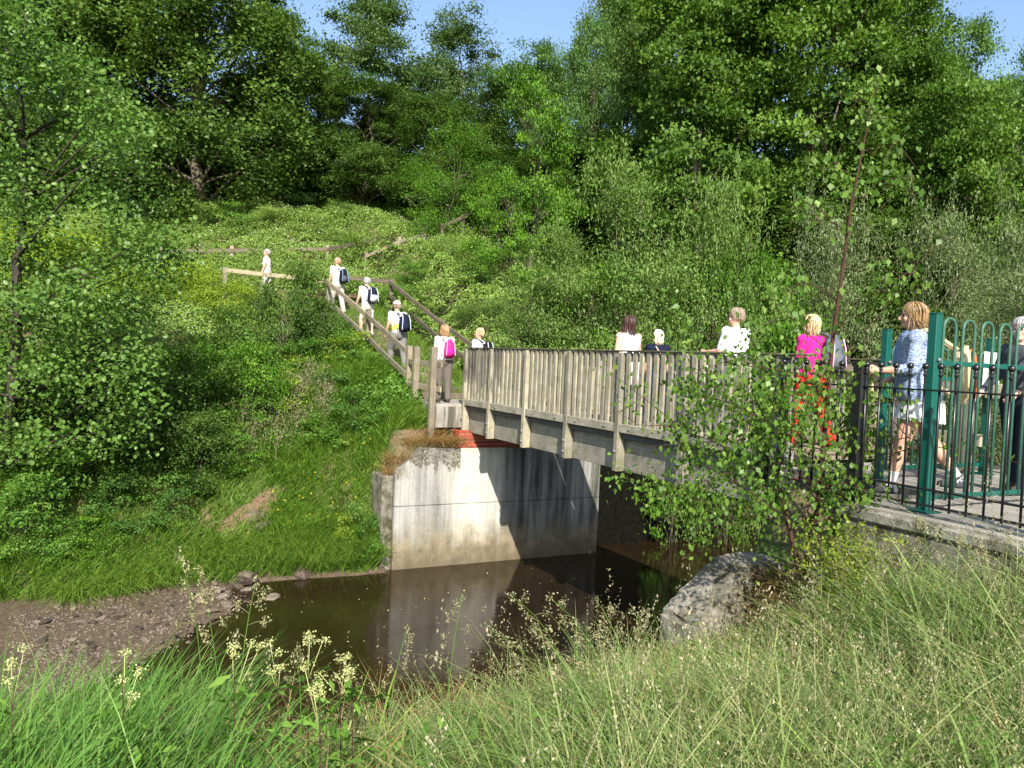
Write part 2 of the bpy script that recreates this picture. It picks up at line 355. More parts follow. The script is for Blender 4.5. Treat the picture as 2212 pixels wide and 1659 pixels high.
# ------------------------------------------------------------------ terrain
def pl(y, pts): return np.interp(y, [a for a, _ in pts], [b for _, b in pts])
LEFT = [(14.2, -3.75), (15.0, -3.3), (15.6, -2.85), (17, -1.45), (19, -.35), (24, 1.2), (28, 2.6), (32, 4.0), (36, 5.6), (42, 7), (80, 12), (200, 22)]
MIDD = [(15.0, -3.9), (15.12, -1.05), (15.5, -.6), (16, -.3), (17, -.05), (24.5, 2.15), (27, 3.0), (30, 4.2), (34, 6.1), (38, 7.3), (80, 12), (200, 22)]
RGHT = [(15.3, -3.9), (16.2, -3.2), (17.2, -.9), (18.2, .6), (20, 1.9), (24, 3.6), (28, 5.0), (31, 6.0), (38, 7.8), (80, 13), (200, 24)]
NEAR = [(-200, -.6), (-5, -.62), (.5, -.65), (2, -.8), (3, -1.0), (4.5, -1.6), (5.6, -2.2), (6.6, -2.9), (7.6, -3.7), (8.5, -3.95)]
NEARR = [(-200, -.4), (2, -.5), (3.4, -.68), (4.2, -.95), (5, -1.5), (5.6, -1.8), (6.15, -1.95), (6.25, -3.9)]
def H(x, y):
    x = np.asarray(x, float); y = np.asarray(y, float)
    xo = x + .35 * noise2(x, y, 2.5)
    far = pl(y + .3 * noise2(x * 1.0, y, 1.6) * (x < 4.8), LEFT); mid = pl(y, MIDD); rgt = pl(y, RGHT)
    tw = sstep(y, 15.1, 17.6); xb = x * (1 - tw) + xo * tw; wa = 5.25 - 2.65 * tw; wb = 5.4 + .6 * tw; w1 = np.clip((xb - wa) / (wb - wa), 0, 1); w1 = w1 * w1 * (3 - 2 * w1); w2 = sstep(x, 9.2, 10.15)
    hf = far * (1 - w1) + mid * w1; hf = hf * (1 - w2) + rgt * w2
    cor = (x > 6.2) & (x < 8.5); hf = hf + np.where(cor | (y < 16), 0, .12 * noise2(x, y, 1.3) * sstep(y, 16, 18))
    near = pl(y, NEAR); nr = pl(y, NEARR); wn_ = sstep(xo * .0 + x, 3.6, 5.1); near = near + (1 - sstep(x, -.2, 1.6)) * pl(y, [(1, 0), (3, .1), (4.5, .25), (5.6, .3), (6.8, .15), (8, 0)]); hn = near * (1 - wn_) + nr * wn_
    hn = np.where((x > 5.6) & (y < 4.3), -.3, hn); hn = np.where((y >= 4.3) & (y < 6.2), hn * (1 - sstep(x, 5.6, 6.75)) - .3 * sstep(x, 5.6, 6.75), hn)
    hn = hn + np.where(x < 5.2, .07 * noise2(x, y, .9), 0)
    return np.where(y > 13.9, hf, np.where(y < 8.6, hn, -3.95))
def hit(px, py, lift=0.0, z0=2.0, z1=80.0):
    """where the line of sight through a pixel meets the ground"""
    d = ray(px, py); t = np.linspace(z0, z1, 3000); P = CAM + t[:, None] * d; k = np.argmax(P[:, 2] < H(P[:, 0], P[:, 1]) + lift); return P[k]
gx = np.unique(np.round(np.concatenate([np.linspace(-260, -14, 14), np.arange(-14, 24, .3), np.linspace(24, 260, 14), [5.2, 5.3, 5.4, 5.55, 5.65]]), 3))
gy = np.unique(np.round(np.concatenate([np.linspace(-200, -3, 10), np.arange(-3, 44, .3), np.linspace(44, 300, 14), [6.1, 6.16, 6.26, 6.4, 14.95, 15.02, 15.12, 15.3]]), 3))
GX, GY = np.meshgrid(gx, gy, indexing='ij'); GZ = H(GX, GY)
nx_, ny_ = GX.shape; ii = (np.arange(nx_ - 1)[:, None] * ny_ + np.arange(ny_ - 1)[None]).ravel()
tag(link('ground', np_mesh('ground', np.stack([GX, GY, GZ], -1).reshape(-1, 3), np.stack([ii, ii + ny_, ii + ny_ + 1, ii + 1], -1), None, M['ground'], smooth=True)), kind='structure')
WL = -3.4
tag(link('river_water', np_mesh('river_water', [(-120, 6.3, WL), (120, 6.3, WL), (120, 16.5, WL), (-120, 16.5, WL)], [(0, 1, 2, 3)], None, M['water'])), kind='structure')

n_ = 150; dx = R.uniform(-1, 9, n_); dy = R.uniform(8.5, 14.7, n_); V, Q = leaves(np.stack([dx, dy, np.full(n_, WL + .006)], 1), .03 * R.uniform(.4, 1.6, n_), 30.0, None, .7, .02)
tag(link('floating_debris', np_mesh('floating_debris', V, Q, None, M['flower_cream'], R.uniform(0, 1, n_))), 'specks of seed fluff and leaf floating on the brown water', 'debris', kind='stuff')
# ------------------------------------------------------------------ boards and boxes
_box = {}
def box_mesh(sx, sy, sz, mat, bev=.006):
    k = (round(sx, 3), round(sy, 3), round(sz, 3), mat.name, bev)
    if k not in _box:
        bm = bmesh.new(); bmesh.ops.create_cube(bm, size=1.0); bmesh.ops.scale(bm, vec=(sx, sy, sz), verts=bm.verts)
        if bev: bmesh.ops.bevel(bm, geom=bm.edges[:], offset=min(bev, .3 * min(sx, sy, sz)), segments=1, affect='EDGES')
        me = bpy.data.meshes.new('board'); bm.to_mesh(me); bm.free(); me.materials.append(mat); _box[k] = me
    return _box[k]
def board(name, p0, p1, w, t, mat, parent=None, up=(0, 0, 1), bev=.006):
    """board from p0 to p1: length on local z, w across the hint direction 'up', t the other way"""
    p0, p1 = Vector(p0), Vector(p1); d = p1 - p0; L = d.length; z = d.normalized(); u = Vector(up)
    y = (u - z * u.dot(z)).normalized(); x = y.cross(z)
    o = link(name, box_mesh(t, w, L, mat, bev), parent)
    mw = Matrix((x, y, z)).transposed().to_4x4(); mw.translation = (p0 + p1) / 2
    if parent is not None: mw = parent.matrix_basis.inverted() @ mw
    o.matrix_basis = mw
    return o
def block(name, lo, hi, mat, parent=None, bev=.006):
    lo, hi = Vector(lo), Vector(hi); s = hi - lo; o = link(name, box_mesh(s.x, s.y, s.z, mat, bev), parent); c = (lo + hi) / 2
    o.location = c - (parent.location if parent is not None else Vector()); return o

# ------------------------------------------------------------------ far abutment: wall panels, bricks, landing
ab = tag(empty('bridge_abutment', (5.36, 14.94, -3.4)), 'pale stained concrete abutment wall topped with red brick under the far bridge end', 'abutment')
def prism(name, prof, y0, y1, mat, parent, bev=.012):
    bm = bmesh.new(); a = [bm.verts.new((x, y0, z)) for x, z in prof]; f = bm.faces.new(a)
    r = bmesh.ops.extrude_face_region(bm, geom=[f]); bmesh.ops.translate(bm, vec=(0, y1 - y0, 0), verts=[v for v in r['geom'] if isinstance(v, bmesh.types.BMVert)])
    bmesh.ops.recalc_face_normals(bm, faces=bm.faces); bmesh.ops.bevel(bm, geom=bm.edges[:], offset=bev, segments=2, affect='EDGES')
    if parent is not None: bmesh.ops.translate(bm, vec=-parent.location, verts=bm.verts)
    me = bpy.data.meshes.new(name); bm.to_mesh(me); bm.free(); me.materials.append(mat); return link(name, me, parent)
JZ = -2.12
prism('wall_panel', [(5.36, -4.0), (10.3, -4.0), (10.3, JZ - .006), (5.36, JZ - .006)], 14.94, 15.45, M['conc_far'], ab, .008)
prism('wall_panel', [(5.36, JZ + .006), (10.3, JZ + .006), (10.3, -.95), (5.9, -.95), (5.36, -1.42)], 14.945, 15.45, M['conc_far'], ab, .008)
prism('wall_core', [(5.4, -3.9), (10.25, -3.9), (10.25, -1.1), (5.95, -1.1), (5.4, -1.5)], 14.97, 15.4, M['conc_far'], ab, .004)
block('wing_wall', (5.12, 15.0, -4.0), (5.355, 15.75, -1.5), M['conc_moss'], ab, .03)
prism('shade_panel', [(10.2, -4.0), (13.6, -4.0), (13.6, -1.1), (12.2, -.5), (10.2, -.5)], 15.5, 15.9, M['conc_shade'], ab, .02)  # added panel, its black colour paints the shade beyond the abutment
block('mortar_bed', (6.72, 14.975, -.945), (8.9, 15.4, -.6), M['mortar'], ab, .003)
for c in range(5):
    z = -.945 + c * .0735; off = 0 if c % 2 == 0 else -.112
    x = 6.71 + off
    while x < 8.9:
        a, b_ = max(x, 6.71), min(x + .215, 8.9)
        if b_ - a > .03: block('brick', (a, 14.962 + random.uniform(-.002, .002), z + .006), (b_, 15.06, z + .068), M['brick'], ab, .004)
        x += .225
    block('brick', (6.705, 15.07, z + .006), (6.80, 15.28, z + .068), M['brick'], ab, .004)
ld = tag(empty('concrete_landing', (6.3, 15.2, -.6)), 'concrete landing slab with dark streaked edge between footbridge and steps', 'landing')
block('slab', (6.28, 15.2, -.55), (8.7, 17.1, -.05), M['conc_slab'], ld, .012)

# ------------------------------------------------------------------ footbridge
br = tag(empty('footbridge', (6.9, 10.6, 0)), 'weathered timber footbridge with upright slatted parapets spanning the river', 'footbridge')
POSTS = [15.13] + [13.92 - 1.447 * i for i in range(6)]
W, WB = M['wood'], M['wood_beam']
def jit(s): return random.uniform(-s, s)
for side in (0, 1):
    sx = (lambda x: x) if side == 0 else (lambda x: 15.45 - x)
    for y in POSTS:
        xa, xb = sorted((sx(6.84), sx(6.99)))
        block('post', (xa, y - .05, -.64), (xb, y + .05, 1.13 + jit(.004)), W, br, .008)
        for bz in (-.52, -.34):
            v, q, t_ = tube([(sx(6.815), y, bz), (sx(6.845), y, bz)], [.022, .022], 8)
            if side == 0: g = Geo(); g.add(v - np.array(br.location), q, t_); link('bolt', g.mesh('bolt', M['bolt']), br)
    for i in range(len(POSTS)):
        y1 = POSTS[i]; y0 = POSTS[i + 1] if i + 1 < len(POSTS) else 6.2
        n = 8 if y1 - y0 > 1.3 else 7 if y1 - y0 > .9 else 2
        for k in range(n):
            y = y1 - (y1 - y0) * (k + 1) / (n + 1) + jit(.008); x = sx(6.9) + jit(.004)
            board('slat', (x + jit(.006), y + jit(.006), .035 + jit(.012)), (x, y, 1.145 + jit(.006)), .09, .036, W, br, (0, 1, 0), .004)
        board('toe_board', (sx(6.875), y0 + .055, .01), (sx(6.875), y1 - .055, .01), .13, .045, WB, br)
        if side == 0:
            for fy in (.22, .78):
                yy = y0 + (y1 - y0) * fy; v, q, t_ = tube([(6.835, yy, .01), (6.853, yy, .01)], [.016, .016], 8); g = Geo(); g.add(v - np.array(br.location), q, t_); link('bolt', g.mesh('bolt', M['bolt']), br)
        board('rail_board', (sx(6.945), y0, 1.06), (sx(6.945), y1, 1.06), .13, .045, W, br)
    board('handrail', (sx(6.93), 6.12, 1.155), (sx(6.93), 15.2, 1.155), .13, .022, M['wood_dark'], br, (1, 0, 0))
    board('main_beam', (sx(7.07), 6.3, -.395), (sx(7.07), 15.4, -.395), .47, .14, WB, br)
    board('shadow_gap_strip', (sx(6.99), 6.3, -.1), (sx(6.99), 15.3, -.1), .1, .12, M['gap_shade'], br)  # dark strip paints the shadow between toe board and beam
y = 6.3
while y < 15.15:
    block('deck_plank', (6.93, y, -.045), (8.52, y + .135, 0), M['wood_rail'], br, .004); y += .145

# ------------------------------------------------------------------ timber fences round the landing and steps
WR, WD = M['wood_rail'], M['wood_dark']
lf = tag(empty('timber_fence', (6.25, 16.2, -.4)), 'two-rail timber fence with tall posts on the edge of the concrete landing', 'fence')
for y, h in ((15.25, 1.13), (16.25, 1.13)): block('post', (6.13, y - .055, -.75), (6.26, y + .055, h), WR, lf, .01)
for z in (.77, .26): board('rail', (6.28, 15.0, z), (6.28, 17.0, z + .02), .12, .045, WR, lf)
sf = tag(empty('stair_handrail', (6.3, 17, 0)), 'timber handrail climbing the left side of the hillside steps', 'handrail')
SP = [(17.0, 1.12), (20.15, 2.03), (24.4, 3.2)]
for y, h in SP: block('post', (6.24, y - .06, h - 1.25), (6.36, y + .06, h + .03), WR, sf, .01)
for (ya, ha), (yb, hb) in zip(SP, SP[1:]):
    for dz in (-.08, -.62): board('rail', (6.21, ya, ha + dz), (6.21, yb, hb + dz), .13, .045, WR, sf)
board('rail', (6.3, 24.4, 3.1), (3.4, 26.1, 3.32), .13, .045, WR, sf); block('post', (3.4, 26.0, 2.0), (3.52, 26.12, 3.4), WR, sf)
rf = tag(empty('stair_handrail', (8.4, 17.4, 0)), 'dark old handrail half sunk in brambles on the right of the steps', 'handrail')
RP = [(17.3, 1.12), (20.2, 1.95), (24.6, 3.35)]
for y, h in RP: block('post', (8.34, y - .06, h - 1.2), (8.46, y + .06, h + .02), WD, rf)
for (ya, ha), (yb, hb) in zip(RP, RP[1:]):
    for dz in (-.06, -.5): board('rail', (8.32, ya, ha + dz), (8.32, yb, hb + dz), .12, .045, WD, rf)
board('rail', (8.4, 24.6, 3.28), (6.9, 25.3, 3.36), .12, .045, WD, rf)
uf = tag(empty('timber_fence', (4, 32, 4)), 'sagging single-rail timber fence on the upper path, half buried in brambles', 'fence')
UP = [(345, 525), (500, 522), (706, 519), (785, 503), (920, 479), (978, 477), (1035, 482)]
uq = [hit(a_, b_ + 26, .35) + np.array([0, 0, .16]) for a_, b_ in UP]
for i, p in enumerate(uq):
    tilt = .35 if i == 0 else jit(.06); q = p + np.array([tilt if i == 0 else jit(.03), 0, -1.2]); board('post', q, p + np.array([0, 0, .12]), .15, .13, WR, uf, (0, 1, 0))
for a, b_ in zip(uq, uq[1:]): board('rail', a + np.array([0, -.09, -.05]), b_ + np.array([0, -.09, -.05]), .13, .05, WD, uf)
uf2 = tag(empty('timber_fence', (9, 28.5, 4)), 'short sloping timber fence between bramble mounds below the upper path', 'fence')
u2 = [hit(a_, b_ + 26, .35) + np.array([0, 0, .2]) for a_, b_ in [(790, 535), (862, 503), (915, 490)]]
for i, p in enumerate(u2): board('post', p + np.array([0, 0, -1.0]), p + np.array([0, 0, .1]), .12, .12, WR, uf2, (0, 1, 0))
for a, b_ in zip(u2, u2[1:]): board('rail', a + np.array([0, -.08, -.08]), b_ + np.array([0, -.08, -.08]), .12, .05, WR, uf2)
uf3 = tag(empty('timber_fence', (12, 28.5, 5)), 'dark timber rail rising into the trees above the upper path', 'fence')
u3 = [at_z(*u) for u in [(955, 486, 30), (1000, 465, 30.6), (1050, 440, 31.2)]]
for i, p in enumerate(u3): board('post', p + np.array([0, 0, -1.1]), p + np.array([0, 0, .05]), .12, .12, WD, uf3, (0, 1, 0))
for a, b_ in zip(u3, u3[1:]): board('rail', a + np.array([0, -.08, -.06]), b_ + np.array([0, -.08, -.06]), .13, .05, WD, uf3)
st = tag(empty('hillside_steps', (7.3, 17, 0)), 'earth steps with timber risers climbing the bank beyond the footbridge', 'steps')
for i in range(15):
    y = 17.05 + i * .5; z = -.05 + (i + 1) * .142
    block('riser', (6.45, y, z - .3), (8.2, y + .07, z), WD, st); block('tread', (6.45, y + .072, z - .32), (8.2, y + .5, z - .012), M['soil'], st, .02)
board('side_string', (6.42, 16.95, .0), (6.42, 24.4, 2.1), .24, .05, WR, st)

# ------------------------------------------------------------------ near abutment, path, railings
na = tag(empty('wing_wall', (5.1, 5.8, -2)), 'rough mossy concrete wing wall with sloping end beside the river', 'wall')
wb = prism('wall_body', [(5.07, -4.0), (9.0, -4.0), (9.0, -.98), (5.75, -.98), (5.07, -1.5)], 5.62, 6.22, M['conc_moss'], na, .045)
bm = bmesh.new(); bm.from_mesh(wb.data); bmesh.ops.triangulate(bm, faces=bm.faces); bmesh.ops.subdivide_edges(bm, edges=[e_ for e_ in bm.edges if e_.calc_length() > .3], cuts=5, use_grid_fill=True); bmesh.ops.subdivide_edges(bm, edges=[e_ for e_ in bm.edges if e_.calc_length() > .12], cuts=1)
for v in bm.verts: w_ = v.co; n_ = math.sin(w_.x * 17 + w_.z * 9) * math.sin(w_.y * 21 + w_.x * 5 + 1) + math.sin(w_.z * 31 + w_.y * 13) * .6; v.co += Vector((random.gauss(0, 1), random.gauss(0, 1), random.gauss(0, 1))) * .005 + Vector((.3, -.4, 1)) * n_ * .012
bm.to_mesh(wb.data); bm.free()
pth = tag(link('path', box_mesh(4.6, 11.5, .2, M['conc_slab'], .01), None, (7.75, -1.45, -.18)), kind='structure')
pth2 = tag(link('path', box_mesh(3.2, 2.0, .2, M['conc_slab'], .01), None, (8.4, 5.305, -.182)), kind='structure')
kw = tag(empty('retaining_wall', (5.5, 3, -.6)), 'low dark mossy wall with pale concrete coping carrying the path', 'wall')
block('wall_body', (5.4, -7, -1.6), (5.66, 4.4, -.2), M['conc_moss'], kw, .03)
yy = 4.42
while yy > -6: block('coping_slab', (5.38, yy - .893, -.2), (5.68, yy, -.1 + jit(.006)), M['conc_cope'], kw, .018); yy -= .9
block('bank_seat', (6.75, 5.9, -.95), (8.8, 6.3, -.08), M['conc_slab'], kw, .01)
blk = M['black']
rl = tag(empty('iron_railing', (5.5, 4, -.08)), 'black iron railing with ball finials along the path edge', 'railing')
def rod(name, pts, rad, mat, parent, sides=7, smooth=True):
    v, q, t_ = tube(pts, rad, sides); g = Geo(); g.add(v - np.array(parent.location), q, t_); return link(name, g.mesh(name, mat, smooth), parent)
bm = bmesh.new(); bmesh.ops.create_uvsphere(bm, u_segments=10, v_segments=6, radius=.026); ball = bpy.data.meshes.new('finial'); bm.to_mesh(ball); bm.free(); ball.materials.append(blk)
ball.polygons.foreach_set('use_smooth', np.ones(len(ball.polygons), bool))
y = 5.28; k = 0; pic = None
while y > 1.6:
    if pic is None:
        g = Geo(); v, q, t_ = tube([(0, 0, 0), (0, 0, .99)], [.009, .009], 7); g.add(v, q, t_); v, q, t_ = tube([(0, 0, .985), (0, 0, 1.0), (0, 0, 1.015), (0, 0, 1.03), (0, 0, 1.05)], [.009, .018, .009, .016, .009], 8); g.add(v, q, t_)
        pic = g.mesh('bar', blk, True)
    b_ = link('bar', pic, rl); b_.location = Vector((5.5, y, -.02)) - rl.location; b_.rotation_euler = (jit(.008), jit(.008), 0)
    fi = link('finial', ball, b_); fi.location = (0, 0, 1.065); y -= .125; k += 1
for z in (-.0, .12, .86): block('rail', (5.48, 1.5, z), (5.52, 5.35, z + .014), blk, rl, .002)
for y in (5.36, 4.34, 2.55): block('post', (5.455, y - .045, -.12), (5.545, y + .045, 1.07), blk, rl, .006)
bp = tag(empty('bollard_post', (7.0, 6.45, -.1)), 'square black post at the gate end of the slatted parapet', 'post')
block('shaft', (6.83, 6.35, -.7), (6.93, 6.45, 1.1), blk, bp); block('cap', (6.82, 6.34, 1.1), (6.94, 6.46, 1.115), blk, bp, .003)
fg = tag(empty('timber_fence', (8.9, 5.6, 0)), 'grey timber fence with two rails on the far side of the path by the gate', 'fence')
for x, y in ((8.62, 6.2), (8.62, 5.4), (8.95, 3.8)): block('post', (x - .06, y - .06, -.2), (x + .06, y + .06, 1.0), W, fg)
board('rail', (8.6, 6.3, .88), (8.6, 5.2, .88), .16, .05, W, fg); board('rail', (8.6, 6.3, .3), (8.6, 5.2, .3), .14, .05, W, fg); board('rail', (8.62, 5.2, .85), (9.0, 2.2, .85), .16, .05, W, fg)

GRN, GW = M['green'], M['green_worn']
def hoop_panel(name, label, xs, y, zb, zr, hh, r, pitch, post_x, post_top, low_pair=True):
    e = tag(empty(name, (post_x[0], y, -.08)), label, 'gate')
    for x in post_x:
        block('post', (x - .036, y - .036, -.1), (x + .036, y + .036, post_top), GRN, e, .005); block('post_cap', (x - .038, y - .038, post_top), (x + .038, y + .038, post_top + .01), GRN, e, .003); rod('bolt', [(x, y - .036, 1.1), (x, y - .06, 1.1)], [.014, .014], M['bolt'], e, 8); block('base_plate', (x - .09, y - .09, -.078), (x + .09, y + .09, -.066), GRN, e, .003)
    x = xs[0]
    while x + pitch * .5 < xs[1]:
        a = np.linspace(0, np.pi, 9); rr = pitch * .31; c = x + pitch * .33
        arc = [(c - rr * math.cos(t_), y, zr + hh - rr + rr * math.sin(t_)) for t_ in a]
        rod('hooped_bar', [(c - rr, y, zb)] + [(c - rr, y, zr)] + arc + [(c + rr, y, zr), (c + rr, y, zb)], r, GW, e)
        x += pitch
    for z in (zr - .1, zb + .03): block('rail', (xs[0] - .06, y - .006, z - .02), (xs[1] + .06, y + .006, z + .02), GRN, e, .003)
    return e
g1 = hoop_panel('hooped_gate', 'green hooped gate panel with thick square post beside the path', (5.80, 8.2), 3.86, .0, 1.18, .25, .0125, .245, (5.70,), 1.45)
g2 = hoop_panel('hooped_gate', 'green hooped fence panel behind the gate holding a white notice', (7.1, 8.7), 5.25, .0, 1.06, .22, .0125, .245, (7.0, 8.74), 1.42)
g3 = tag(link('notice', box_mesh(.3, .004, .42, M['paper'], .001), None, tuple(on_y(2142, 803, 5.17))), 'white paper notice with faint grey print fixed to the green fence', 'notice')
g3.rotation_euler = (0, .02, 0)
ink = plain('faded grey print', (.3, .3, .31), .8, .1)
for k in range(3): o = link('print_line', box_mesh(.14 - .03 * k, .002, .011, ink, .0), g3); o.location = (-.02, -.0035, .15 - .025 * k)
o = link('print_block', box_mesh(.19, .002, .15, ink, .0), g3); o.location = (0, -.0035, -.06)

# ------------------------------------------------------------------ trees and bushes
def crown_geo(seed, Ht, Rc, z0, nclump, per, leaf, clr, prof, flat=.6, up=.5, aspect=.62, hexa=False, shoots=0.0, shell=.5):
    """foliage for one tree: leaf clumps spread through a lobed crown; returns geometry and the clump centres"""
    g = np.random.default_rng(seed); t = g.uniform(0, 1, nclump) ** .85; ang = g.uniform(0, 2 * np.pi, nclump)
    ph = g.uniform(0, 6.28, 4); lob = 1 + .2 * np.sin(3 * ang + ph[0] + 4 * t) + .14 * np.sin(5 * ang + ph[1] - 7 * t) + .12 * np.sin(11 * t + ph[2])
    p = np.interp(t, np.linspace(0, 1, len(prof)), prof); rad = Rc * p * lob * (1 - shell * g.uniform(0, 1, nclump) ** 1.8)
    c = np.stack([rad * np.cos(ang), rad * np.sin(ang), z0 + (Ht - z0) * t - clr * .4], 1)
    nb = max(7, nclump // 17); pick = g.choice(nclump, nb, False); own = pick[g.integers(0, nb, nclump)]; far_ = g.uniform(0, 1, nclump) < .72
    bc = c.copy(); bc[:, :2] *= g.uniform(.8, 1.22, nclump)[:, None]; bc[:, 2] += g.normal(size=nclump) * .03 * Ht
    c = np.where(far_[:, None], bc[own] + g.normal(size=(nclump, 3)) * np.array([.2 * Rc, .2 * Rc, .055 * Ht]), c); c[:, 2] = np.clip(c[:, 2], z0, Ht * 1.04)
    outw = unit(c - np.array([0, 0, z0 + (Ht - z0) * .4])); geo = Geo()
    cnt = np.maximum(6, (per * g.uniform(.45, 1.5, nclump))).astype(int); idx = np.repeat(np.arange(nclump), cnt); n = len(idx)
    cs = clr * g.uniform(.6, 1.35, nclump)
    if shoots:
        d = unit(outw * .7 + np.array([0, 0, 1.0]) * shoots + g.normal(size=(nclump, 3)) * .35); s = g.uniform(-.6, 1, n) ** 1
        off = d[idx] * (s * cs[idx] * 1.7)[:, None] + g.normal(size=(n, 3)) * (cs[idx] * .2 * (1.3 - s * .8))[:, None]; ax = d[idx] * .5 + g.normal(size=(n, 3)) * .7
        body = ((c[:, 2] < z0 + (Ht - z0) * .8) | (g.uniform(0, 1, nclump) < .5))[idx]; off = np.where(body[:, None], g.normal(size=(n, 3)) * cs[idx][:, None] * np.array([1, 1, .55]) * .66, off); ax = np.where(body[:, None], g.normal(size=(n, 3)) * np.array([1, 1, .6]), ax)
    else:
        off = g.normal(size=(n, 3)) * cs[idx][:, None] * np.array([1, 1, flat]) * .62; ax = None
    V, Q = leaves(c[idx] + off, leaf * g.uniform(.65, 1.35, n), up, outw[idx] * .9, aspect, .16, g, ax, hexa)
    tone = np.clip(.5 + .17 * g.normal(size=nclump)[idx] + .17 * g.normal(size=n), 0, 1)
    geo.add(V, Q, None, np.repeat(tone, 2) if hexa else tone); return geo, c

def limbs_geo(seed, c, Ht, r0_, n, z0, stems=1):
    g = np.random.default_rng(seed); geo = Geo()
    for s in range(stems):
        a = g.uniform(0, 6.28); sp = 0 if stems == 1 else .12 * Ht
        top = np.array([math.cos(a) * sp, math.sin(a) * sp, Ht * (.86 if stems == 1 else g.uniform(.5, .85))]); k = np.linspace(0, 1, 8)[:, None]
        P = k * top + np.concatenate([g.normal(size=(8, 2)) * .02 * Ht * np.sin(k * 3.1), np.zeros((8, 1))], 1); geo.add(*tube(P - np.array([0, 0, .3]) * (1 - k), np.linspace(r0_, r0_ * .16, 8) / (1 if stems == 1 else 1.7), 8))
        for i in g.choice(len(c), min(n // stems, len(c)), False):
            e = c[i]; z = max(z0 * .5, e[2] - abs(g.normal()) * .18 * Ht - .35 * np.hypot(e[0], e[1])); f = np.clip(z / top[2], .05, .97); b0 = top * f
            m = (b0 + e) / 2 + np.array([0, 0, .08 * Ht * g.uniform(0, 1)]); tt = np.linspace(0, 1, 6)[:, None]
            L = (1 - tt) ** 2 * b0 + 2 * tt * (1 - tt) * m + tt ** 2 * e; geo.add(*tube(L, np.linspace(r0_ * .36 * (1 - .7 * f), .012, 6), 5))
    return geo

PROTO = {}
def proto(key, leafm, seed, Ht, Rc, z0, nclump, per, leaf, clr, prof, trunk, nl, stems=1, **k):
    g, c = crown_geo(seed, Ht, Rc, z0, nclump, per, leaf, clr, prof, **k)
    PROTO[key] = (g.mesh('crown', M[leafm]), limbs_geo(seed + 1, c, Ht, trunk, nl, z0, stems).mesh('trunk', M['bark'], True), Ht, Rc)
BROAD = [.7, .9, 1, 1, .97, .9, .75, .4]; TALL = [.7, .95, 1, .95, .85, .7, .5, .3, .1]; FULL = [.7, .9, 1, 1, .98, .92, .82, .66, .35]; BUSH = [.8, 1, 1, .95, .85, .65, .4]
proto('oak', 'leaf_oak', 11, 13, 3.5, .5, 450, 185, .15, .6, BROAD, .26, 40, shell=.4, up=.7)
proto('sycamore', 'leaf_syc', 12, 12.5, 3.0, .6, 450, 185, .135, .55, FULL, .2, 46, flat=.38, up=1.0, aspect=.85, shell=.4)
proto('woodland', 'leaf_blue', 13, 12, 2.9, .6, 360, 165, .14, .52, FULL, .2, 40, shell=.4, up=.7)
proto('birchy', 'leaf_birchy', 14, 10.5, 2.5, .4, 340, 140, .115, .48, FULL, .13, 36, flat=.5, up=.6, shell=.4)
proto('hawthorn', 'leaf_hawthorn', 15, 6, 2.3, .2, 150, 100, .11, .42, BUSH, .1, 30, 3, flat=.45, up=.8)
proto('willow', 'leaf_willow', 16, 5.2, 2.4, .1, 250, 120, .088, .42, BUSH, .07, 34, 4, shoots=1.1, aspect=.42, up=.8)
proto('sallow', 'leaf_sallow', 17, 5.2, 2.5, .1, 260, 125, .08, .42, BUSH, .07, 30, 4, shoots=.8, aspect=.38, up=.7)
proto('scrub', 'leaf_oak', 18, 3.2, 1.7, .05, 110, 85, .095, .36, BUSH, .05, 22, 3)
proto('lime_bush', 'leaf_lime', 19, 2.4, 1.9, .02, 130, 120, .075, .36, BUSH, .03, 16, 4, shoots=.6, up=.7)
proto('herb_bush', 'leaf_herb', 20, 1.6, 1.1, .02, 60, 60, .085, .26, BUSH, .015, 14, 5, up=.9, flat=.4)
proto('nettle_bush', 'leaf_nettle', 21, 1.1, .9, .02, 55, 60, .07, .2, BUSH, .01, 12, 5, up=1.0, flat=.4)

def plant(kind, name, label, cat, px, z, top, half, group=None, sink=.15, rot=None, mat=None, xy=None):
    """a tree standing at image column px and distance z, its height and spread taken from where its top and sides show"""
    x, y = ground_at(px, z) if xy is None else xy; h0 = float(H(x, y)) - sink; ht = top_h(px, top, z) - h0; rw = half * z / F_PX
    cr, tr, Ht, Rc = PROTO[kind]; e = tag(empty(name, (x, y, h0)), label, cat, group)
    e.rotation_euler = (0, 0, random.uniform(0, 6.28) if rot is None else rot); sx = rw / Rc; sz = ht / Ht
    for nm, me in (('crown', cr), ('trunk', tr)):
        o = link(nm, me, e); o.scale = (sx, sx, sz)
        if nm == 'crown' and mat: o.material_slots[0].link = 'OBJECT'; o.material_slots[0].material = M[mat]
    return e
WT = 'woodland trees on the hill'
plant('oak', 'oak_tree', 'huge dark oak leaning over the bramble hillside above the upper fence', 'tree', 410, 34, -150, 205, WT)
plant('oak', 'oak_tree', 'dark oak behind the alder, trunk hidden by its leaves', 'tree', 190, 37, -170, 180, WT)
plant('woodland', 'woodland_tree', 'dark tree filling the gap behind the top of the alder', 'tree', 10, 36, -140, 150, WT)
plant('oak', 'oak_tree', 'dark tree at the left edge of the sky gap, behind the slender sapling', 'tree', 560, 37, 40, 105, WT)
plant('oak', 'oak_tree', 'low dark tree closing the gap right of the huge oak', 'tree', 640, 42, 190, 95, WT)
plant('oak', 'oak_tree', 'dark tree squeezed between the huge oak and the one behind the alder', 'tree', 300, 40, -120, 150, WT)
plant('woodland', 'woodland_tree', 'tall dull green tree with ragged crown standing alone against the sky', 'tree', 772, 41, 5, 125, WT)
plant('woodland', 'woodland_tree', 'round-topped dull green tree on the left of the gap of sky', 'tree', 962, 43, 70, 112, WT)
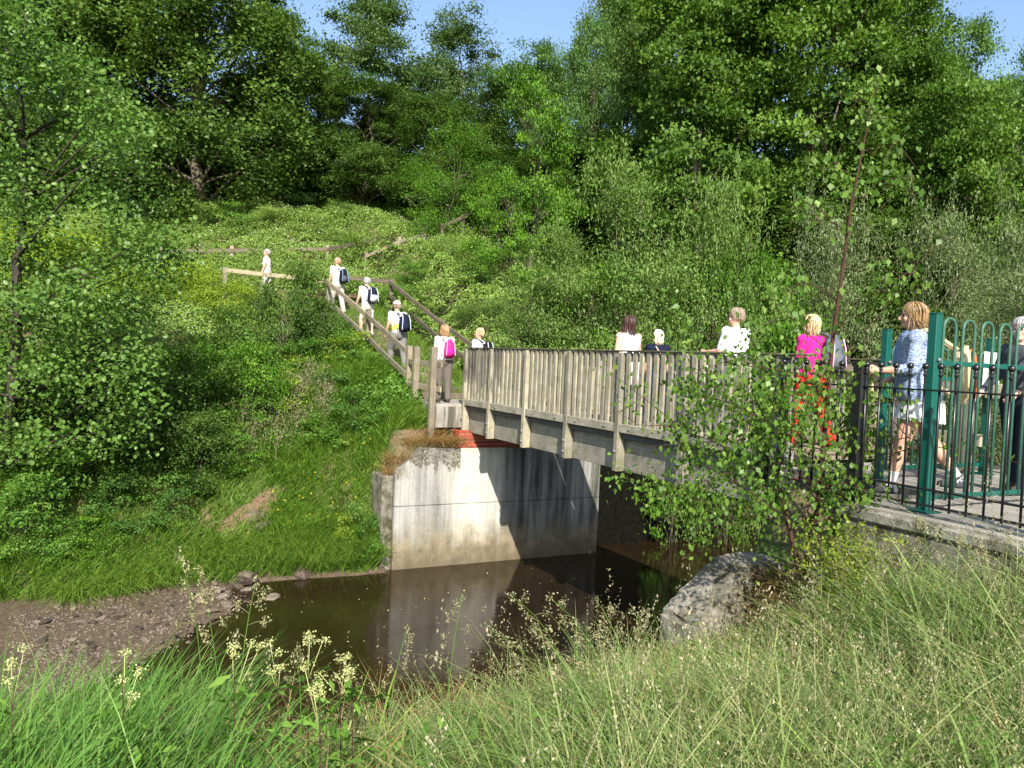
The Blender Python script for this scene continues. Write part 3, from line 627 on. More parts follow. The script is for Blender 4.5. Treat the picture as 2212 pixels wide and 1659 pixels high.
plant('oak', 'oak_tree', 'lower dark tree in front of the ragged tall one', 'tree', 770, 38, 190, 110, WT)
plant('oak', 'oak_tree', 'lower dark tree in front of the round-topped one', 'tree', 930, 37, 210, 95, WT)
plant('birchy', 'birch_tree', 'pale green tree with fine leaves rising right of the gap of sky', 'tree', 1130, 35, 110, 95, WT)
plant('birchy', 'birch_tree', 'pale fine-leaved tree leaning against the large sycamore', 'tree', 1250, 31, 70, 75, WT)
plant('oak', 'oak_tree', 'dark treetop showing above the pale trees beside the sky', 'tree', 1310, 44, -50, 95, WT)
for px, z, tp, hw, lb in [(1390, 36, 0, 120, 'dark tree in the gap left of the largest sycamore'), (1590, 36, -60, 120, 'dark tree in the gap between the two large sycamores'), (1800, 37, 0, 110, 'dark tree in the gap right of the forked sycamore'), (1190, 38, 150, 95, 'dark tree behind the pale fine-leaved ones'), (1060, 38, 190, 85, 'dark tree behind the bright hawthorn top'), (1970, 36, 120, 100, 'dark tree behind the smaller sycamore'), (2150, 34, 170, 110, 'dark tree behind the feathery pair on the right')]: plant('oak', 'oak_tree', lb, 'tree', px, z, tp, hw, WT)
plant('sycamore', 'sycamore_tree', 'large bright green sycamore behind the willows, its layered crown out of sight above', 'tree', 1480, 27, -190, 170, WT)
plant('sycamore', 'sycamore_tree', 'large bright sycamore with a forked pale trunk above the bridge', 'tree', 1730, 28, -190, 170, WT)
plant('sycamore', 'sycamore_tree', 'smaller sycamore behind the thin birch top', 'tree', 1900, 29, 60, 125, WT)
plant('woodland', 'woodland_tree', 'dark treetop peeping over the sycamores at the edge of the sky', 'tree', 1880, 42, -30, 75, WT)
plant('birchy', 'birch_tree', 'grey green tree with feathery top against the sky on the right', 'tree', 2070, 33, 75, 105, WT)
plant('birchy', 'birch_tree', 'lower grey green tree sloping down at the right edge of the wood', 'tree', 2230, 30, 130, 110, WT)
plant('sycamore', 'sycamore_tree', 'dense green tree under the feathery one behind the gate', 'tree', 2060, 25, 235, 130, WT)
UN = 'dark bushes under the trees'
UL = ['dark understory bush below the oak behind the alder', 'dark understory bush in the black shade of the huge oak', 'dark understory bush behind the slender pale sapling', 'dark understory bush under the ragged tall tree', 'dark understory bush behind the alder top',
      'dark understory bush between the fence-end shrub and the hawthorn', 'dark understory bush behind the bright hawthorn', 'dark understory bush behind the tallest willow', 'dark understory bush in the gap between the two large sycamores', 'dark understory bush under the forked sycamore', 'dark understory bush behind the silvery sallow', 'dark understory bush behind the sallow at the gate']
for i, (px, z, tp, hw) in enumerate([(300, 40, 330, 150), (480, 41, 350, 150), (660, 43, 330, 150), (830, 41, 360, 130), (100, 40, 330, 170), (1020, 37, 350, 120), (1180, 33, 330, 130), (1360, 31, 330, 150), (1560, 30, 330, 150), (1770, 28, 330, 170), (1990, 27, 360, 170), (2200, 26, 350, 170)]):
    plant('oak', 'understory_bush', UL[i], 'bush', px, z, tp, hw, UN)
plant('birchy', 'young_tree', 'slender pale sapling in front of the dark wood above the brambles', 'tree', 600, 36, 325, 55, WT)
plant('willow', 'shrub', 'many-stemmed green shrub at the end of the upper fence', 'shrub', 948, 31, 292, 100, None, mat='leaf_hawthorn')
plant('hawthorn', 'hawthorn', 'bright green hawthorn with hanging layered boughs beside the willows', 'tree', 1125, 27.5, 190, 85)
plant('hawthorn', 'hawthorn', 'bushy hawthorn low behind the leftmost willow', 'tree', 1080, 25, 390, 75)
WG = 'willows along the river behind the bridge'
plant('willow', 'willow', 'tall green willow with upright shoots behind the middle of the bridge', 'willow', 1345, 20.5, 395, 165, WG)
plant('willow', 'willow', 'green willow leaning left over the brambles beside the landing', 'willow', 1215, 21, 515, 105, WG)
plant('willow', 'willow', 'green willow with pale shoot tips above the white-shirted man', 'willow', 1570, 20.5, 445, 130, WG)
plant('sallow', 'sallow', 'broad grey green sallow behind the slender birch', 'willow', 1800, 22, 480, 140, WG)
plant('sallow', 'sallow', 'silvery grey sallow above the gate woman', 'willow', 2010, 22, 470, 140, WG)
plant('sallow', 'sallow', 'grey sallow at the right edge behind the gate', 'willow', 2190, 18, 480, 125, WG, xy=None)
BG = 'bushes growing behind the parapet'
for i, (px, z, tp, hw, k, m, lb) in enumerate([
    (1160, 20.5, 610, 90, 'hawthorn', 'leaf_willow', 'leafy green bush behind the bun-haired walker'), (1290, 20, 590, 110, 'hawthorn', 'leaf_hawthorn', 'broad-leaved bush behind the striped top'),
    (1420, 20.2, 560, 120, 'willow', None, 'willow bush behind the grey bob'), (1530, 20.5, 590, 120, 'hawthorn', 'leaf_hawthorn', 'bright bush left of the white shirt'),
    (1660, 21, 590, 120, 'hawthorn', 'leaf_hawthorn', 'bright bush right of the white shirt'), (1780, 22, 600, 120, 'sallow', None, 'grey bush behind the pink top'),
    (1470, 19.4, 900, 70, 'scrub', None, 'low ivy-green bush beyond the dark water under the bridge'), (1580, 19.5, 860, 90, 'scrub', None, 'bank bush seen under the bridge beside the thin birch')]):
    plant(k, 'bush', lb, 'bush', px, z, tp, hw, BG, mat=m)
HG = 'hedge bushes on the far side of the path'
for i, (x, y, h, r, k, m, lb) in enumerate([(9.9, 5.6, 2.7, 1.0, 'sallow', None, 'sallow bush in the hedge above the black post'), (10.6, 4.6, 3.0, 1.25, 'sallow', 'leaf_willow', 'willow bush in the hedge behind the gate woman'),
    (10.3, 3.0, 2.6, 1.3, 'hawthorn', 'leaf_syc', 'broad-leaved hedge bush behind the white notice'), (11.4, 6.3, 3.4, 1.5, 'sallow', None, 'tall grey sallow at the back of the hedge'), (12.6, 4.6, 3.3, 1.6, 'willow', None, 'tall willow at the back of the hedge by the picture edge'), (9.7, 4.2, 1.3, .7, 'scrub', None, 'low dark shrub at the foot of the hedge')]):
    cr, tr, Ht, Rc = PROTO[k]; e = tag(empty('hedge_bush', (x, y, float(H(x, y)) - .1)), lb, 'bush', HG); e.rotation_euler = (0, 0, random.uniform(0, 6))
    for nm, me in (('crown', cr), ('trunk', tr)):
        o = link(nm, me, e); o.scale = (r / Rc, r / Rc, h / Ht)
        if nm == 'crown' and m: o.material_slots[0].link = 'OBJECT'; o.material_slots[0].material = M[m]
LG = 'scrub on the left bank'
for i, (k, px, z, tp, hw, m, lb) in enumerate([
    ('lime_bush', 380, 25, 560, 110, None, 'yellow green bush below the leaning fence post'), ('lime_bush', 470, 24, 590, 90, None, 'yellow green bush left of the hidden walker'),
    ('lime_bush', 290, 23.5, 590, 90, None, 'yellow green bush right of the alder trunk'), ('lime_bush', 130, 25, 480, 130, None, 'bright yellow bush seen through the alder'), ('lime_bush', 20, 24, 470, 110, None, 'bright yellow bush left of the alder trunk'),
    ('scrub', 520, 18.6, 655, 80, 'leaf_syc', 'green oak scrub on the slope below the yellow bushes'), ('scrub', 615, 19.8, 560, 75, None, 'dark oak sapling in front of the half hidden walker'), ('scrub', 685, 20.2, 640, 65, None, 'dark oak scrub left of the stair handrail'),
    ('scrub', 420, 16.8, 740, 90, 'leaf_syc', 'leafy scrub right of the alder'), ('scrub', 560, 17.4, 735, 80, 'leaf_hawthorn', 'yellow tinged scrub in the middle of the slope'), ('scrub', 300, 15.8, 760, 110, None, 'dark scrub under the alder boughs'),
    ('scrub', 340, 17.2, 745, 90, 'leaf_syc', 'green scrub behind the alder twigs'), ('scrub', 200, 16.8, 760, 100, 'leaf_syc', 'green scrub in the shade behind the alder'),
    ('scrub', 170, 15.3, 800, 110, None, 'dark scrub beside the alder trunk'), ('scrub', 50, 15.2, 820, 110, None, 'dark scrub behind the alder trunk'), ('scrub', 390, 15.6, 880, 85, None, 'dark shrub at the head of the earth path'), ('herb_bush', 470, 17.3, 870, 70, 'leaf_herb', 'lobed green sapling at the top of the earth path'), ('herb_bush', 500, 16.6, 960, 60, None, 'leafy herbs on the earth path edge'),
    ('herb_bush', 60, 15.0, 1015, 90, None, 'lush broad-leaved herbs low on the left bank'), ('herb_bush', 190, 15.3, 1010, 80, None, 'lush green herbs in front of the dark scrub'), ('herb_bush', 330, 16, 1000, 80, 'leaf_nettle', 'nettles above the shore grass'),
    ('nettle_bush', 780, 18, 835, 60, None, 'nettle patch on the slope left of the landing'), ('nettle_bush', 850, 17.6, 850, 45, None, 'nettles beside the landing posts'), ('nettle_bush', 705, 17.2, 900, 50, 'leaf_herb', 'nettles in the middle of the grass slope'), ('herb_bush', 800, 15.6, 1090, 45, None, 'leafy weeds against the end of the abutment wall'), ('herb_bush', 745, 15.7, 1120, 40, 'leaf_lime', 'yellowish weeds left of the abutment wall'), ('nettle_bush', 870, 18.2, 800, 40, 'leaf_herb', 'green weeds at the foot of the steps'),
    ('herb_bush', 690, 20.5, 760, 55, 'leaf_lime', 'lime green weeds below the stair handrail')]):
    plant(k, 'bush', lb, 'bush', px, z, tp, hw, LG, mat=m)

for i, (k, px, py, h, r, m, lb) in enumerate([('herb_bush', 560, 930, 1.1, .7, 'leaf_syc', 'waist-high green bush above the earth path on the open slope'), ('scrub', 500, 860, 1.6, .9, 'leaf_hawthorn', 'tall fresh green bush left of the hazy grass head'), ('scrub', 380, 930, 1.5, .9, 'leaf_syc', 'green bush right of the darkest alder shade'), ('herb_bush', 450, 985, 1.0, .6, 'leaf_herb', 'fresh weeds just above the earth path'), ('scrub', 230, 920, 1.5, .9, 'leaf_syc', 'green bush deep under the alder'),
    ('herb_bush', 170, 1060, 1.1, .8, 'leaf_herb', 'bright tall weeds under the alder boughs'), ('herb_bush', 330, 1065, 1.0, .7, 'leaf_herb', 'bright weeds left of the earth path head'), ('herb_bush', 60, 1120, 1.1, .8, 'leaf_herb', 'bright tall weeds below the alder trunk'), ('herb_bush', 640, 900, .9, .6, 'leaf_lime', 'yellowish weeds below the hazy grass'), ('herb_bush', 690, 960, .7, .5, 'leaf_herb', 'low weeds in the middle of the grass slope'), ('herb_bush', 770, 910, .8, .55, 'leaf_nettle', 'dark nettles left of the landing foot'), ('herb_bush', 835, 900, .6, .45, 'leaf_herb', 'low weeds under the tall landing posts'), ('herb_bush', 590, 830, 1.0, .7, 'leaf_lime', 'lime green weeds above the hazy grass'), ('herb_bush', 720, 800, 1.0, .7, 'leaf_herb', 'leafy weeds below the stair string'),
    ('herb_bush', 30, 1205, .8, .6, None, 'tall lush herbs at the foot of the left bank'), ('herb_bush', 120, 1195, .75, .55, None, 'lush herbs with white umbels low on the left bank'), ('herb_bush', 215, 1180, .6, .5, 'leaf_hawthorn', 'bright herbs above the shore grass'), ('nettle_bush', 300, 1165, .5, .5, None, 'low nettles above the gravel'),
    ('herb_bush', 90, 1110, .8, .6, 'leaf_nettle', 'dark herbs below the alder trunk'), ('herb_bush', 240, 1095, .8, .6, 'leaf_nettle', 'dark herbs in the shade of the alder boughs'), ('herb_bush', 380, 1110, .7, .55, 'leaf_nettle', 'dull green herbs left of the earth path'), ('scrub', 430, 1040, 1.5, .75, None, 'dark bramble clump above the earth path'), ('scrub', 300, 1020, 1.5, .9, None, 'dark scrub between alder and earth path'), ('scrub', 140, 1010, 1.4, .9, None, 'dark scrub low under the alder'),
    ('herb_bush', 520, 1010, .8, .5, 'leaf_hawthorn', 'light green sapling right of the earth path head'), ('herb_bush', 470, 900, 1.1, .6, 'leaf_syc', 'green bush left of the hazy grass'), ('herb_bush', 640, 800, .9, .7, None, 'green weeds above the hazy grass'), ('herb_bush', 760, 780, .8, .6, 'leaf_lime', 'lime weeds under the handrail foot'), ('herb_bush', 820, 820, .7, .5, None, 'green weeds beside the lowest stair post'), ('nettle_bush', 730, 860, .7, .55, None, 'nettles right of the hazy grass')]):
    q = hit(px, py); cr, tr, Ht, Rc = PROTO[k]; e = tag(empty('bush', (q[0], q[1], float(H(q[0], q[1])) - .05)), lb, 'bush', LG); e.rotation_euler = (0, 0, random.uniform(0, 6))
    for nm, me in (('crown', cr), ('trunk', tr)):
        o = link(nm, me, e); o.scale = (r / Rc, r / Rc, h / Ht)
        if nm == 'crown' and m: o.material_slots[0].link = 'OBJECT'; o.material_slots[0].material = M[m]

# ------------------------------------------------------------------ bramble hillside (ground cover)
def scatter(n, x0, x1, y0, y1, keep):
    x = R.uniform(x0, x1, n); y = R.uniform(y0, y1, n); k = keep(x, y); return x[k], y[k]
def thick(x, y): return np.clip(.46 + .3 * noise2(x, y, 1.1) + .3 * noise2(x + 9, y, .45) + .18 * noise2(x, y + 7, .2), .12, np.where((y > 27) & (y < 32.5) & (x < 9.5), .42, 1.2))
def bramble_zone(x, y):
    cor = (x > 5.9) & (x < 8.3) & (y < 25.2)
    path = np.abs(y - (25.6 + (6.3 - x) * .55)) < .7
    left = (x < 6) & (y < 21.5 + .25 * (6 - x))
    return ~(cor | left | (path & (x < 6.3)) | ((x > 8.7) & (y < 17.4)))
x, y = scatter(350000, -5, 17, 17.3, 37.5, bramble_zone)
keep = R.uniform(0, 1, len(x)) < np.clip(26.0 / np.hypot(x, y), .55, 1); x, y = x[keep], y[keep]
th = thick(x, y); z = H(x, y) + th * R.uniform(.25, 1, len(x)) ** .6
V, Q = leaves(np.stack([x, y, z], 1), .076 * R.uniform(.6, 1.4, len(x)), .8, np.array([[-.2, -.9, 0]]), .7)
tone = np.clip(.47 + .2 * noise2(x, y, 1.6) + .12 * R.normal(size=len(x)) + .12 * (th - .6), 0, 1)
tag(link('bramble_thicket', np_mesh('bramble_thicket', V, Q, None, M['leaf_bramble'], tone)), 'pale green bramble thicket covering the hillside above the steps', 'brambles', kind='stuff')
x, y = scatter(5200, -4, 15, 18, 36, bramble_zone); k = noise2(x, y, .7) > .1; x, y = x[k], y[k]
g = Geo(); c = np.stack([x, y, H(x, y) + thick(x, y) + .03], 1); V, Q = leaves(c, .036, .9, np.array([[-.3, -1.2, 0]]), .9); g.add(V, Q, None, R.uniform(0, 1, len(c)))
tag(link('bramble_flowers', g.mesh('bramble_flowers', M['flower_white'])), 'white bramble blossom scattered over the thicket', 'flowers', kind='stuff')

BL = [(820, 560, 'bramble bush beside the short sloping fence'), (900, 590, 'bramble bush above the capped man'), (980, 560, 'bramble bush below the fence-end posts'), (1060, 600, 'bramble bush left of the leaning willow'), (760, 530, 'bramble bush right above the bald walker'), (880, 650, 'bramble bush pressing on the dark right handrail'), (960, 670, 'bramble bush above the pink backpack'), (1050, 690, 'bramble bush behind the hair bun'), (600, 475, 'bramble bush under the slender pale sapling'), (500, 485, 'bramble bush along the upper fence rail'), (430, 490, 'bramble bush beside the alder boughs'), (740, 465, 'bramble bush on the ridge under the dark trees'), (690, 505, 'bramble bush burying the upper fence post')]
for i, (px, py, lb) in enumerate(BL):
    q = hit(px, py, .3); kk = 'lime_bush' if i % 3 else 'herb_bush'; cr, tr, Ht, Rc = PROTO[kk]; e = tag(empty('bramble_bush', (q[0], q[1], float(H(q[0], q[1])))), lb, 'bramble', 'bramble bushes on the hillside'); r = random.uniform(.7, 1.3); e.rotation_euler = (0, 0, random.uniform(0, 6))
    for nm, me in (('crown', cr), ('trunk', tr)):
        o = link(nm, me, e); o.scale = (r / Rc, r / Rc, r * random.uniform(.9, 1.25) / Ht)
        if nm == 'crown': o.material_slots[0].link = 'OBJECT'; o.material_slots[0].material = M[('leaf_bramble', 'leaf_herb', 'leaf_bramble', 'leaf_willow')[i % 4]]

# ------------------------------------------------------------------ bank grass beyond the river
def bank_zone(x, y):
    cor = (x > 6.35) & (x < 8.8) & (y > 15); wall = (x > 5.1) & (y < 15.5)
    pa, pb = hit(478, 1150), hit(600, 1065); tt_ = np.clip(((x - pa[0]) * (pb[0] - pa[0]) + (y - pa[1]) * (pb[1] - pa[1])) / ((pb[0] - pa[0]) ** 2 + (pb[1] - pa[1]) ** 2), 0, 1)
    soil = np.hypot(x - pa[0] - tt_ * (pb[0] - pa[0]), y - pa[1] - tt_ * (pb[1] - pa[1])) < .14
    return ~(cor | wall | (soil & (R.uniform(0, 1, len(x)) < .72))) & (H(x, y) > np.where(x < 2.3, -3.42, -3.36))
x, y = scatter(74000, -6, 6.4, 14.6, 22.0, bank_zone); x2, y2 = scatter(26000, 3.2, 6.2, 15.0, 18.5, bank_zone); x, y = np.r_[x, x2], np.r_[y, y2]
b0 = np.stack([x, y, H(x, y) - .02], 1); hh = .36 * (1 + .55 * noise2(x, y, .8)) * R.uniform(.5, 1.3, len(x)); hh = np.clip(hh, .2, .75) * np.where(H(x, y) < -2.75, 1.35, 1)
V, Q, T, tip = blades(b0, hh, .019 * R.uniform(.6, 1.4, len(x)), np.stack([R.normal(size=len(x)) * .3 + .05, R.normal(size=len(x)) * .3 - .25], 1), R.uniform(.1, .6, len(x)), droop=.5)
tone = np.clip(.42 + .25 * noise2(x, y, 1.4) + .16 * R.normal(size=len(x)), 0, 1)
g = Geo(); g.add(V, Q, None, np.repeat(tone, 2)); g.n -= 0
me = np_mesh('bank_grass', V, Q, T, M['grass_far'], np.concatenate([np.repeat(tone, 2), tone]))
tag(link('bank_grass', me), 'bright rough grass on the slope beyond the river', 'grass', kind='stuff')
# long tufts hanging over the water's edge
hp = [hit(q_, w_) for q_, w_ in ((640, 1200), (665, 1215), (690, 1205), (720, 1195), (600, 1190), (480, 1210), (420, 1225), (360, 1240), (300, 1262), (240, 1285), (540, 1205), (750, 1190), (160, 1300))]; b0 = np.array(hp)[R.integers(0, len(hp), 5200)] + R.normal(size=(5200, 3)) * np.array([.16, .12, 0]); b0[:, 2] = H(b0[:, 0], b0[:, 1])
V, Q, T, _ = blades(b0, R.uniform(.35, .75, len(b0)), .013, np.stack([R.normal(size=len(b0)) * .3, R.normal(size=len(b0)) * .2 - .3], 1), R.uniform(.3, 1.0, len(b0)), droop=.9); t_ = np.clip(.5 + .2 * R.normal(size=len(b0)), 0, 1)
tag(link('shore_grass', np_mesh('shore_grass', V, Q, T, M['grass_far'], np.concatenate([np.repeat(t_, 2), t_]))), 'long drooping tufts of grass along the far waterline', 'grass', kind='stuff')
# tufts creeping over the steps
x = np.r_[R.uniform(6.3, 6.75, 2600), R.uniform(7.75, 8.35, 3000), R.uniform(6.4, 8.3, 1300)]; y = R.uniform(17.1, 25.2, len(x)); z = -.05 + np.floor((y - 17.05) / .5 + 1) * .142 - .02; z = np.where(y > 24.5, H(x, y), z)
V, Q, T, _ = blades(np.stack([x, y, z], 1), R.uniform(.12, .42, len(x)), .014, R.normal(size=(len(x), 2)) * .4, R.uniform(.1, .7, len(x)), droop=.5); t_ = np.clip(.4 + .2 * R.normal(size=len(x)), 0, 1)
tag(link('step_grass', np_mesh('step_grass', V, Q, T, M['grass_far'], np.concatenate([np.repeat(t_, 2), t_]))), 'grass creeping in from both sides over the hillside steps', 'grass', kind='stuff')
# ground cover herbs on the slope
x, y = scatter(30000, 2.2, 6.3, 16.0, 22.5, bank_zone); k = noise2(x, y, .9) > .05; x, y = x[k], y[k]
V, Q = leaves(np.stack([x, y, H(x, y) + R.uniform(.1, .45, len(x))], 1), .075 * R.uniform(.6, 1.4, len(x)), .9)
tag(link('slope_herbs', np_mesh('slope_herbs', V, Q, None, M['leaf_herb'], np.clip(.6 + .25 * R.normal(size=len(x)), 0, 1))), 'low leafy weeds among the slope grass', 'weeds', kind='stuff')
x, y = scatter(900, 3.2, 5.2, 15.0, 16.6, bank_zone); k = R.uniform(0, 1, len(x)) < .09; x, y = x[k], y[k]
V, Q = leaves(np.stack([x, y, H(x, y) + .34], 1), .035, .9, np.array([[-.2, -1.5, 0]]), 1.0)
tag(link('buttercups', np_mesh('buttercups', V, Q, None, M['flower_yellow'], R.uniform(0, 1, len(x)))), 'small yellow buttercups in the grass left of the abutment', 'flowers', kind='stuff')

def panicle(tips, dirs, n, L, spread, size, rng, mat_tone=.5):
    """spikelets along the upper part of stems"""
    m = len(tips); s = rng.uniform(0, 1, (m, n)); off = rng.normal(size=(m, n, 3)) * (spread * (.25 + .9 * (1 - s)))[..., None]; off[..., 2] *= .5
    c = (tips[:, None] - dirs[:, None] * (L * (1 - s))[..., None] + off).reshape(-1, 3)
    return leaves(c, size * rng.uniform(.6, 1.3, len(c)), 0, None, .45, .2, rng, np.repeat(dirs, n, 0))
# hazy purplish panicles on the slope
x, y = scatter(420, 2.6, 4.6, 17.0, 18.8, bank_zone); b0 = np.stack([x, y, H(x, y)], 1)
V1, Q1, T1, tip = blades(b0, R.uniform(.6, .95, len(x)), .008, np.stack([R.normal(size=len(x)) * .12 + .1, R.normal(size=len(x)) * .12], 1), R.uniform(0, .15, len(x)))
V2, Q2 = panicle(tip, np.tile([0, 0, 1.0], (len(x), 1)), 16, .26, .05, .035, R)
g = Geo(); g.add(V2, Q2, None, R.uniform(0, 1, len(Q2))); g.add(V1, Q1, None, .4); g.add(np.zeros((0, 3)), None, None)
tag(link('hazy_grass', g.mesh('hazy_grass', M['seed_purple'])), 'hazy purplish flowering grass in the middle of the slope', 'grass', kind='stuff')
# dry straw round the abutment and wing walls
def straw(name, label, pts, n, h, spread, lean):
    P = np.array(pts)[R.integers(0, len(pts), n)] + R.normal(size=(n, 3)) * np.array([spread, spread, .02])
    V, Q, T, _ = blades(P, h * R.uniform(.5, 1.2, n), .009, np.array(lean) + R.normal(size=(n, 2)) * .45, R.uniform(.2, .9, n), droop=.7)
    t_ = R.uniform(0, 1, n); tag(link(name, np_mesh(name, V, Q, T, M['grass_dry'], np.concatenate([np.repeat(t_, 2), t_]))), label, 'grass', kind='stuff')
straw('dry_grass', 'straw coloured dry grass on top of the pale abutment', [(5.5, 15.3, -1.25), (5.8, 15.4, -.95), (6.2, 15.3, -.9), (6.5, 15.2, -.92), (6.3, 15.5, -.75), (5.4, 15.25, -1.5), (6.62, 15.1, -.9)], 2600, .32, .13, (-.1, -.5))
straw('dry_grass', 'brown dead grass hanging over the mossy wing wall', [(5.95, 5.55, -1.3), (5.85, 5.5, -1.45), (6.05, 5.6, -1.2), (5.75, 5.45, -1.6)], 900, .4, .09, (-.25, -.5))

# ------------------------------------------------------------------ gravel bar, stones
gxs = np.linspace(-4.2, 3.3, 36); gys = np.linspace(9.6, 15.9, 20); A, B = np.meshgrid(gxs, gys, indexing='ij')
edge_ = np.minimum(np.minimum(A + 4.2, 3.3 - A) * .6, np.minimum(B - np.interp(A, [-4.2, -.5, .6, 1.5, 2.4, 3.2], [9.7, 9.9, 11.0, 12.2, 12.9, 13.4]), 15.95 - B)); gz = -3.64 + .31 * np.clip(edge_ / .8, 0, 1) + .05 * noise2(A, B, .5) + .12 * sstep(B, 14.6, 15.9)
i0 = (np.arange(35)[:, None] * 20 + np.arange(19)[None]).ravel()
gb = tag(link('gravel_bar', np_mesh('gravel_bar', np.stack([A, B, gz], -1).reshape(-1, 3), np.stack([i0, i0 + 20, i0 + 21, i0 + 1], -1), None, M['ground'], smooth=True)), kind='structure')
def stone_mesh(seed, mat, sub=2, rough=.22):
    g = np.random.default_rng(seed); bm = bmesh.new(); bmesh.ops.create_icosphere(bm, subdivisions=sub, radius=1.0); pl_ = [(unit(g.normal(size=3)), g.uniform(.42, .85)) for _ in range(14)]
    for v in bm.verts:
        c = np.array(v.co)
        for n_, d in pl_:
            k = c @ n_
            if k > d: c = c - n_ * (k - d)
        v.co = c * (1 + rough * .2 * g.normal())
    me = bpy.data.meshes.new('stone'); bm.to_mesh(me); bm.free(); me.materials.append(mat); me.polygons.foreach_set('use_smooth', np.zeros(len(me.polygons), bool)); return me
SM = [stone_mesh(40 + i, M['pebble'], 1) for i in range(7)]; BMS = [stone_mesh(60 + i, M['boulder'], 2, .12) for i in range(5)]
def shore_h(x, y): return max(float(np.interp(y, gys, gz[int(np.clip((x + 4.2) / 7.5 * 35, 0, 35))])), float(H(x, y)))
def on_gravel(px, py): return (1322 - .25 * (px - 100) if px < 340 else 1258) < py < np.interp(px, [0, 300, 400, 470, 540, 600], [1560, 1520, 1440, 1375, 1330, 1312])
n = 0; tries = 0
while n < 290 and tries < 4000:
    tries += 1; px = random.uniform(60, 610); py = random.uniform(1258, 1440); p = on_h(px, py, -3.38)
    if not (-3.5 < p[0] < 3.2 and 10.0 < p[1] < 15.7): continue
    if not on_gravel(px, py): continue
    r = random.choice((.03, .04, .05, .06, .08)) if px < 420 else random.choice((.03, .045, .06, .09, .13))
    o = link('stone', random.choice(SM), gb); o.location = (p[0], p[1], shore_h(p[0], p[1]) + r * .2); o.scale = (r * random.uniform(.9, 1.6), r * random.uniform(.8, 1.2), r * random.uniform(.5, .8)); o.rotation_euler = (jit(.3), jit(.3), random.uniform(0, 6)); n += 1
pg = Geo(); tv = np.array([v.co[:] for v in SM[0].vertices]); tf = np.array([[v for v in f.vertices] for f in SM[0].polygons]); m_ = 0
while m_ < 2300:
    px = random.uniform(20, 610); py = random.uniform(1258, 1520)
    if not on_gravel(px, py): continue
    p = on_h(px, py, -3.38); m_ += 1; r = random.uniform(.012, .03); a_ = random.uniform(0, 6); ca, sa = math.cos(a_), math.sin(a_); rv = tv * np.array([r * 1.3, r, r * .7]); rv = np.stack([rv[:, 0] * ca - rv[:, 1] * sa, rv[:, 0] * sa + rv[:, 1] * ca, rv[:, 2]], 1); pg.add(rv + np.array([p[0], p[1], shore_h(p[0], p[1]) + r * .2]), None, tf)
tag(link('small_pebbles', pg.mesh('small_pebbles', M['pebble']), gb), kind='stuff')
for i, (px, py, h, r, lb) in enumerate([(530, 1240, -3.2, .24, 'squat brown stone at the top of the gravel'), (655, 1225, -3.22, .24, 'flat stone under the hanging grass tuft'), (590, 1290, -3.38, .17, 'angular stone at the tip of the gravel by the water'), (800, 1215, -3.35, .3, 'big block of stone at the water against the abutment'), (765, 1222, -3.35, .24, 'stone block beside the hanging grass at the waterline'),
    (555, 1105, -2.2, .3, 'flat stone slab set in the earth path'), (570, 1130, -2.45, .26, 'tilted stone slab lower on the earth path'), (435, 1180, -2.75, .22, 'rounded stone in the shore grass'), (480, 1290, -3.36, .19, 'long pale stone on the gravel'), (445, 1247, -3.25, .2, 'pale upright stone behind the gravel'), (470, 1560, -3.35, .28, 'dark stone at the near edge of the water')]):
    p = hit(px, py) if h > -3 else on_h(px, py, h); o = tag(link('boulder', BMS[i % 5], None, (p[0], p[1], p[2] - r * .22)), lb, 'stone', 'stones along the river'); o.scale = (r * 1.25, r, r * .7); o.rotation_euler = (jit(.3), jit(.3), random.uniform(0, 6))
V = []; 
def strip(name, pts, w, dz):
    P = np.array(pts, float); C_ = np.array([np.interp(np.linspace(0, len(P) - 1, 30), range(len(P)), P[:, k]) for k in (0, 1)]).T; nrm = unit(np.stack([-np.gradient(C_[:, 1]), np.gradient(C_[:, 0])], 1))
    rows = []
    for k, s in enumerate(np.linspace(-1, 1, 7)):
        xy = C_ + nrm * (w * s * (1 + .35 * noise2(C_[:, 0] * 3, C_[:, 1] * 3 + k, .6)))[:, None]; rows.append(np.c_[xy, H(xy[:, 0], xy[:, 1]) + dz * (1 - s * s) + .004])
    VV = np.stack(rows, 1).reshape(-1, 3); q = (np.arange(29)[:, None] * 7 + np.arange(6)[None]).ravel(); tag(link(name, np_mesh(name, VV, np.stack([q, q + 7, q + 8, q + 1], -1), None, M['soil'], smooth=True)), kind='structure')
strip('earth_path', [tuple(hit(*q)[:2]) for q in ((478, 1150), (540, 1112), (575, 1085), (600, 1065))], .15, .05)
strip('earth_patch', [tuple(hit(*q)[:2]) for q in ((560, 1150), (585, 1185), (575, 1225))], .14, .04)
strip('earth_patch', [tuple(hit(*q)[:2]) for q in ((690, 1030), (730, 1005))], .12, .04)

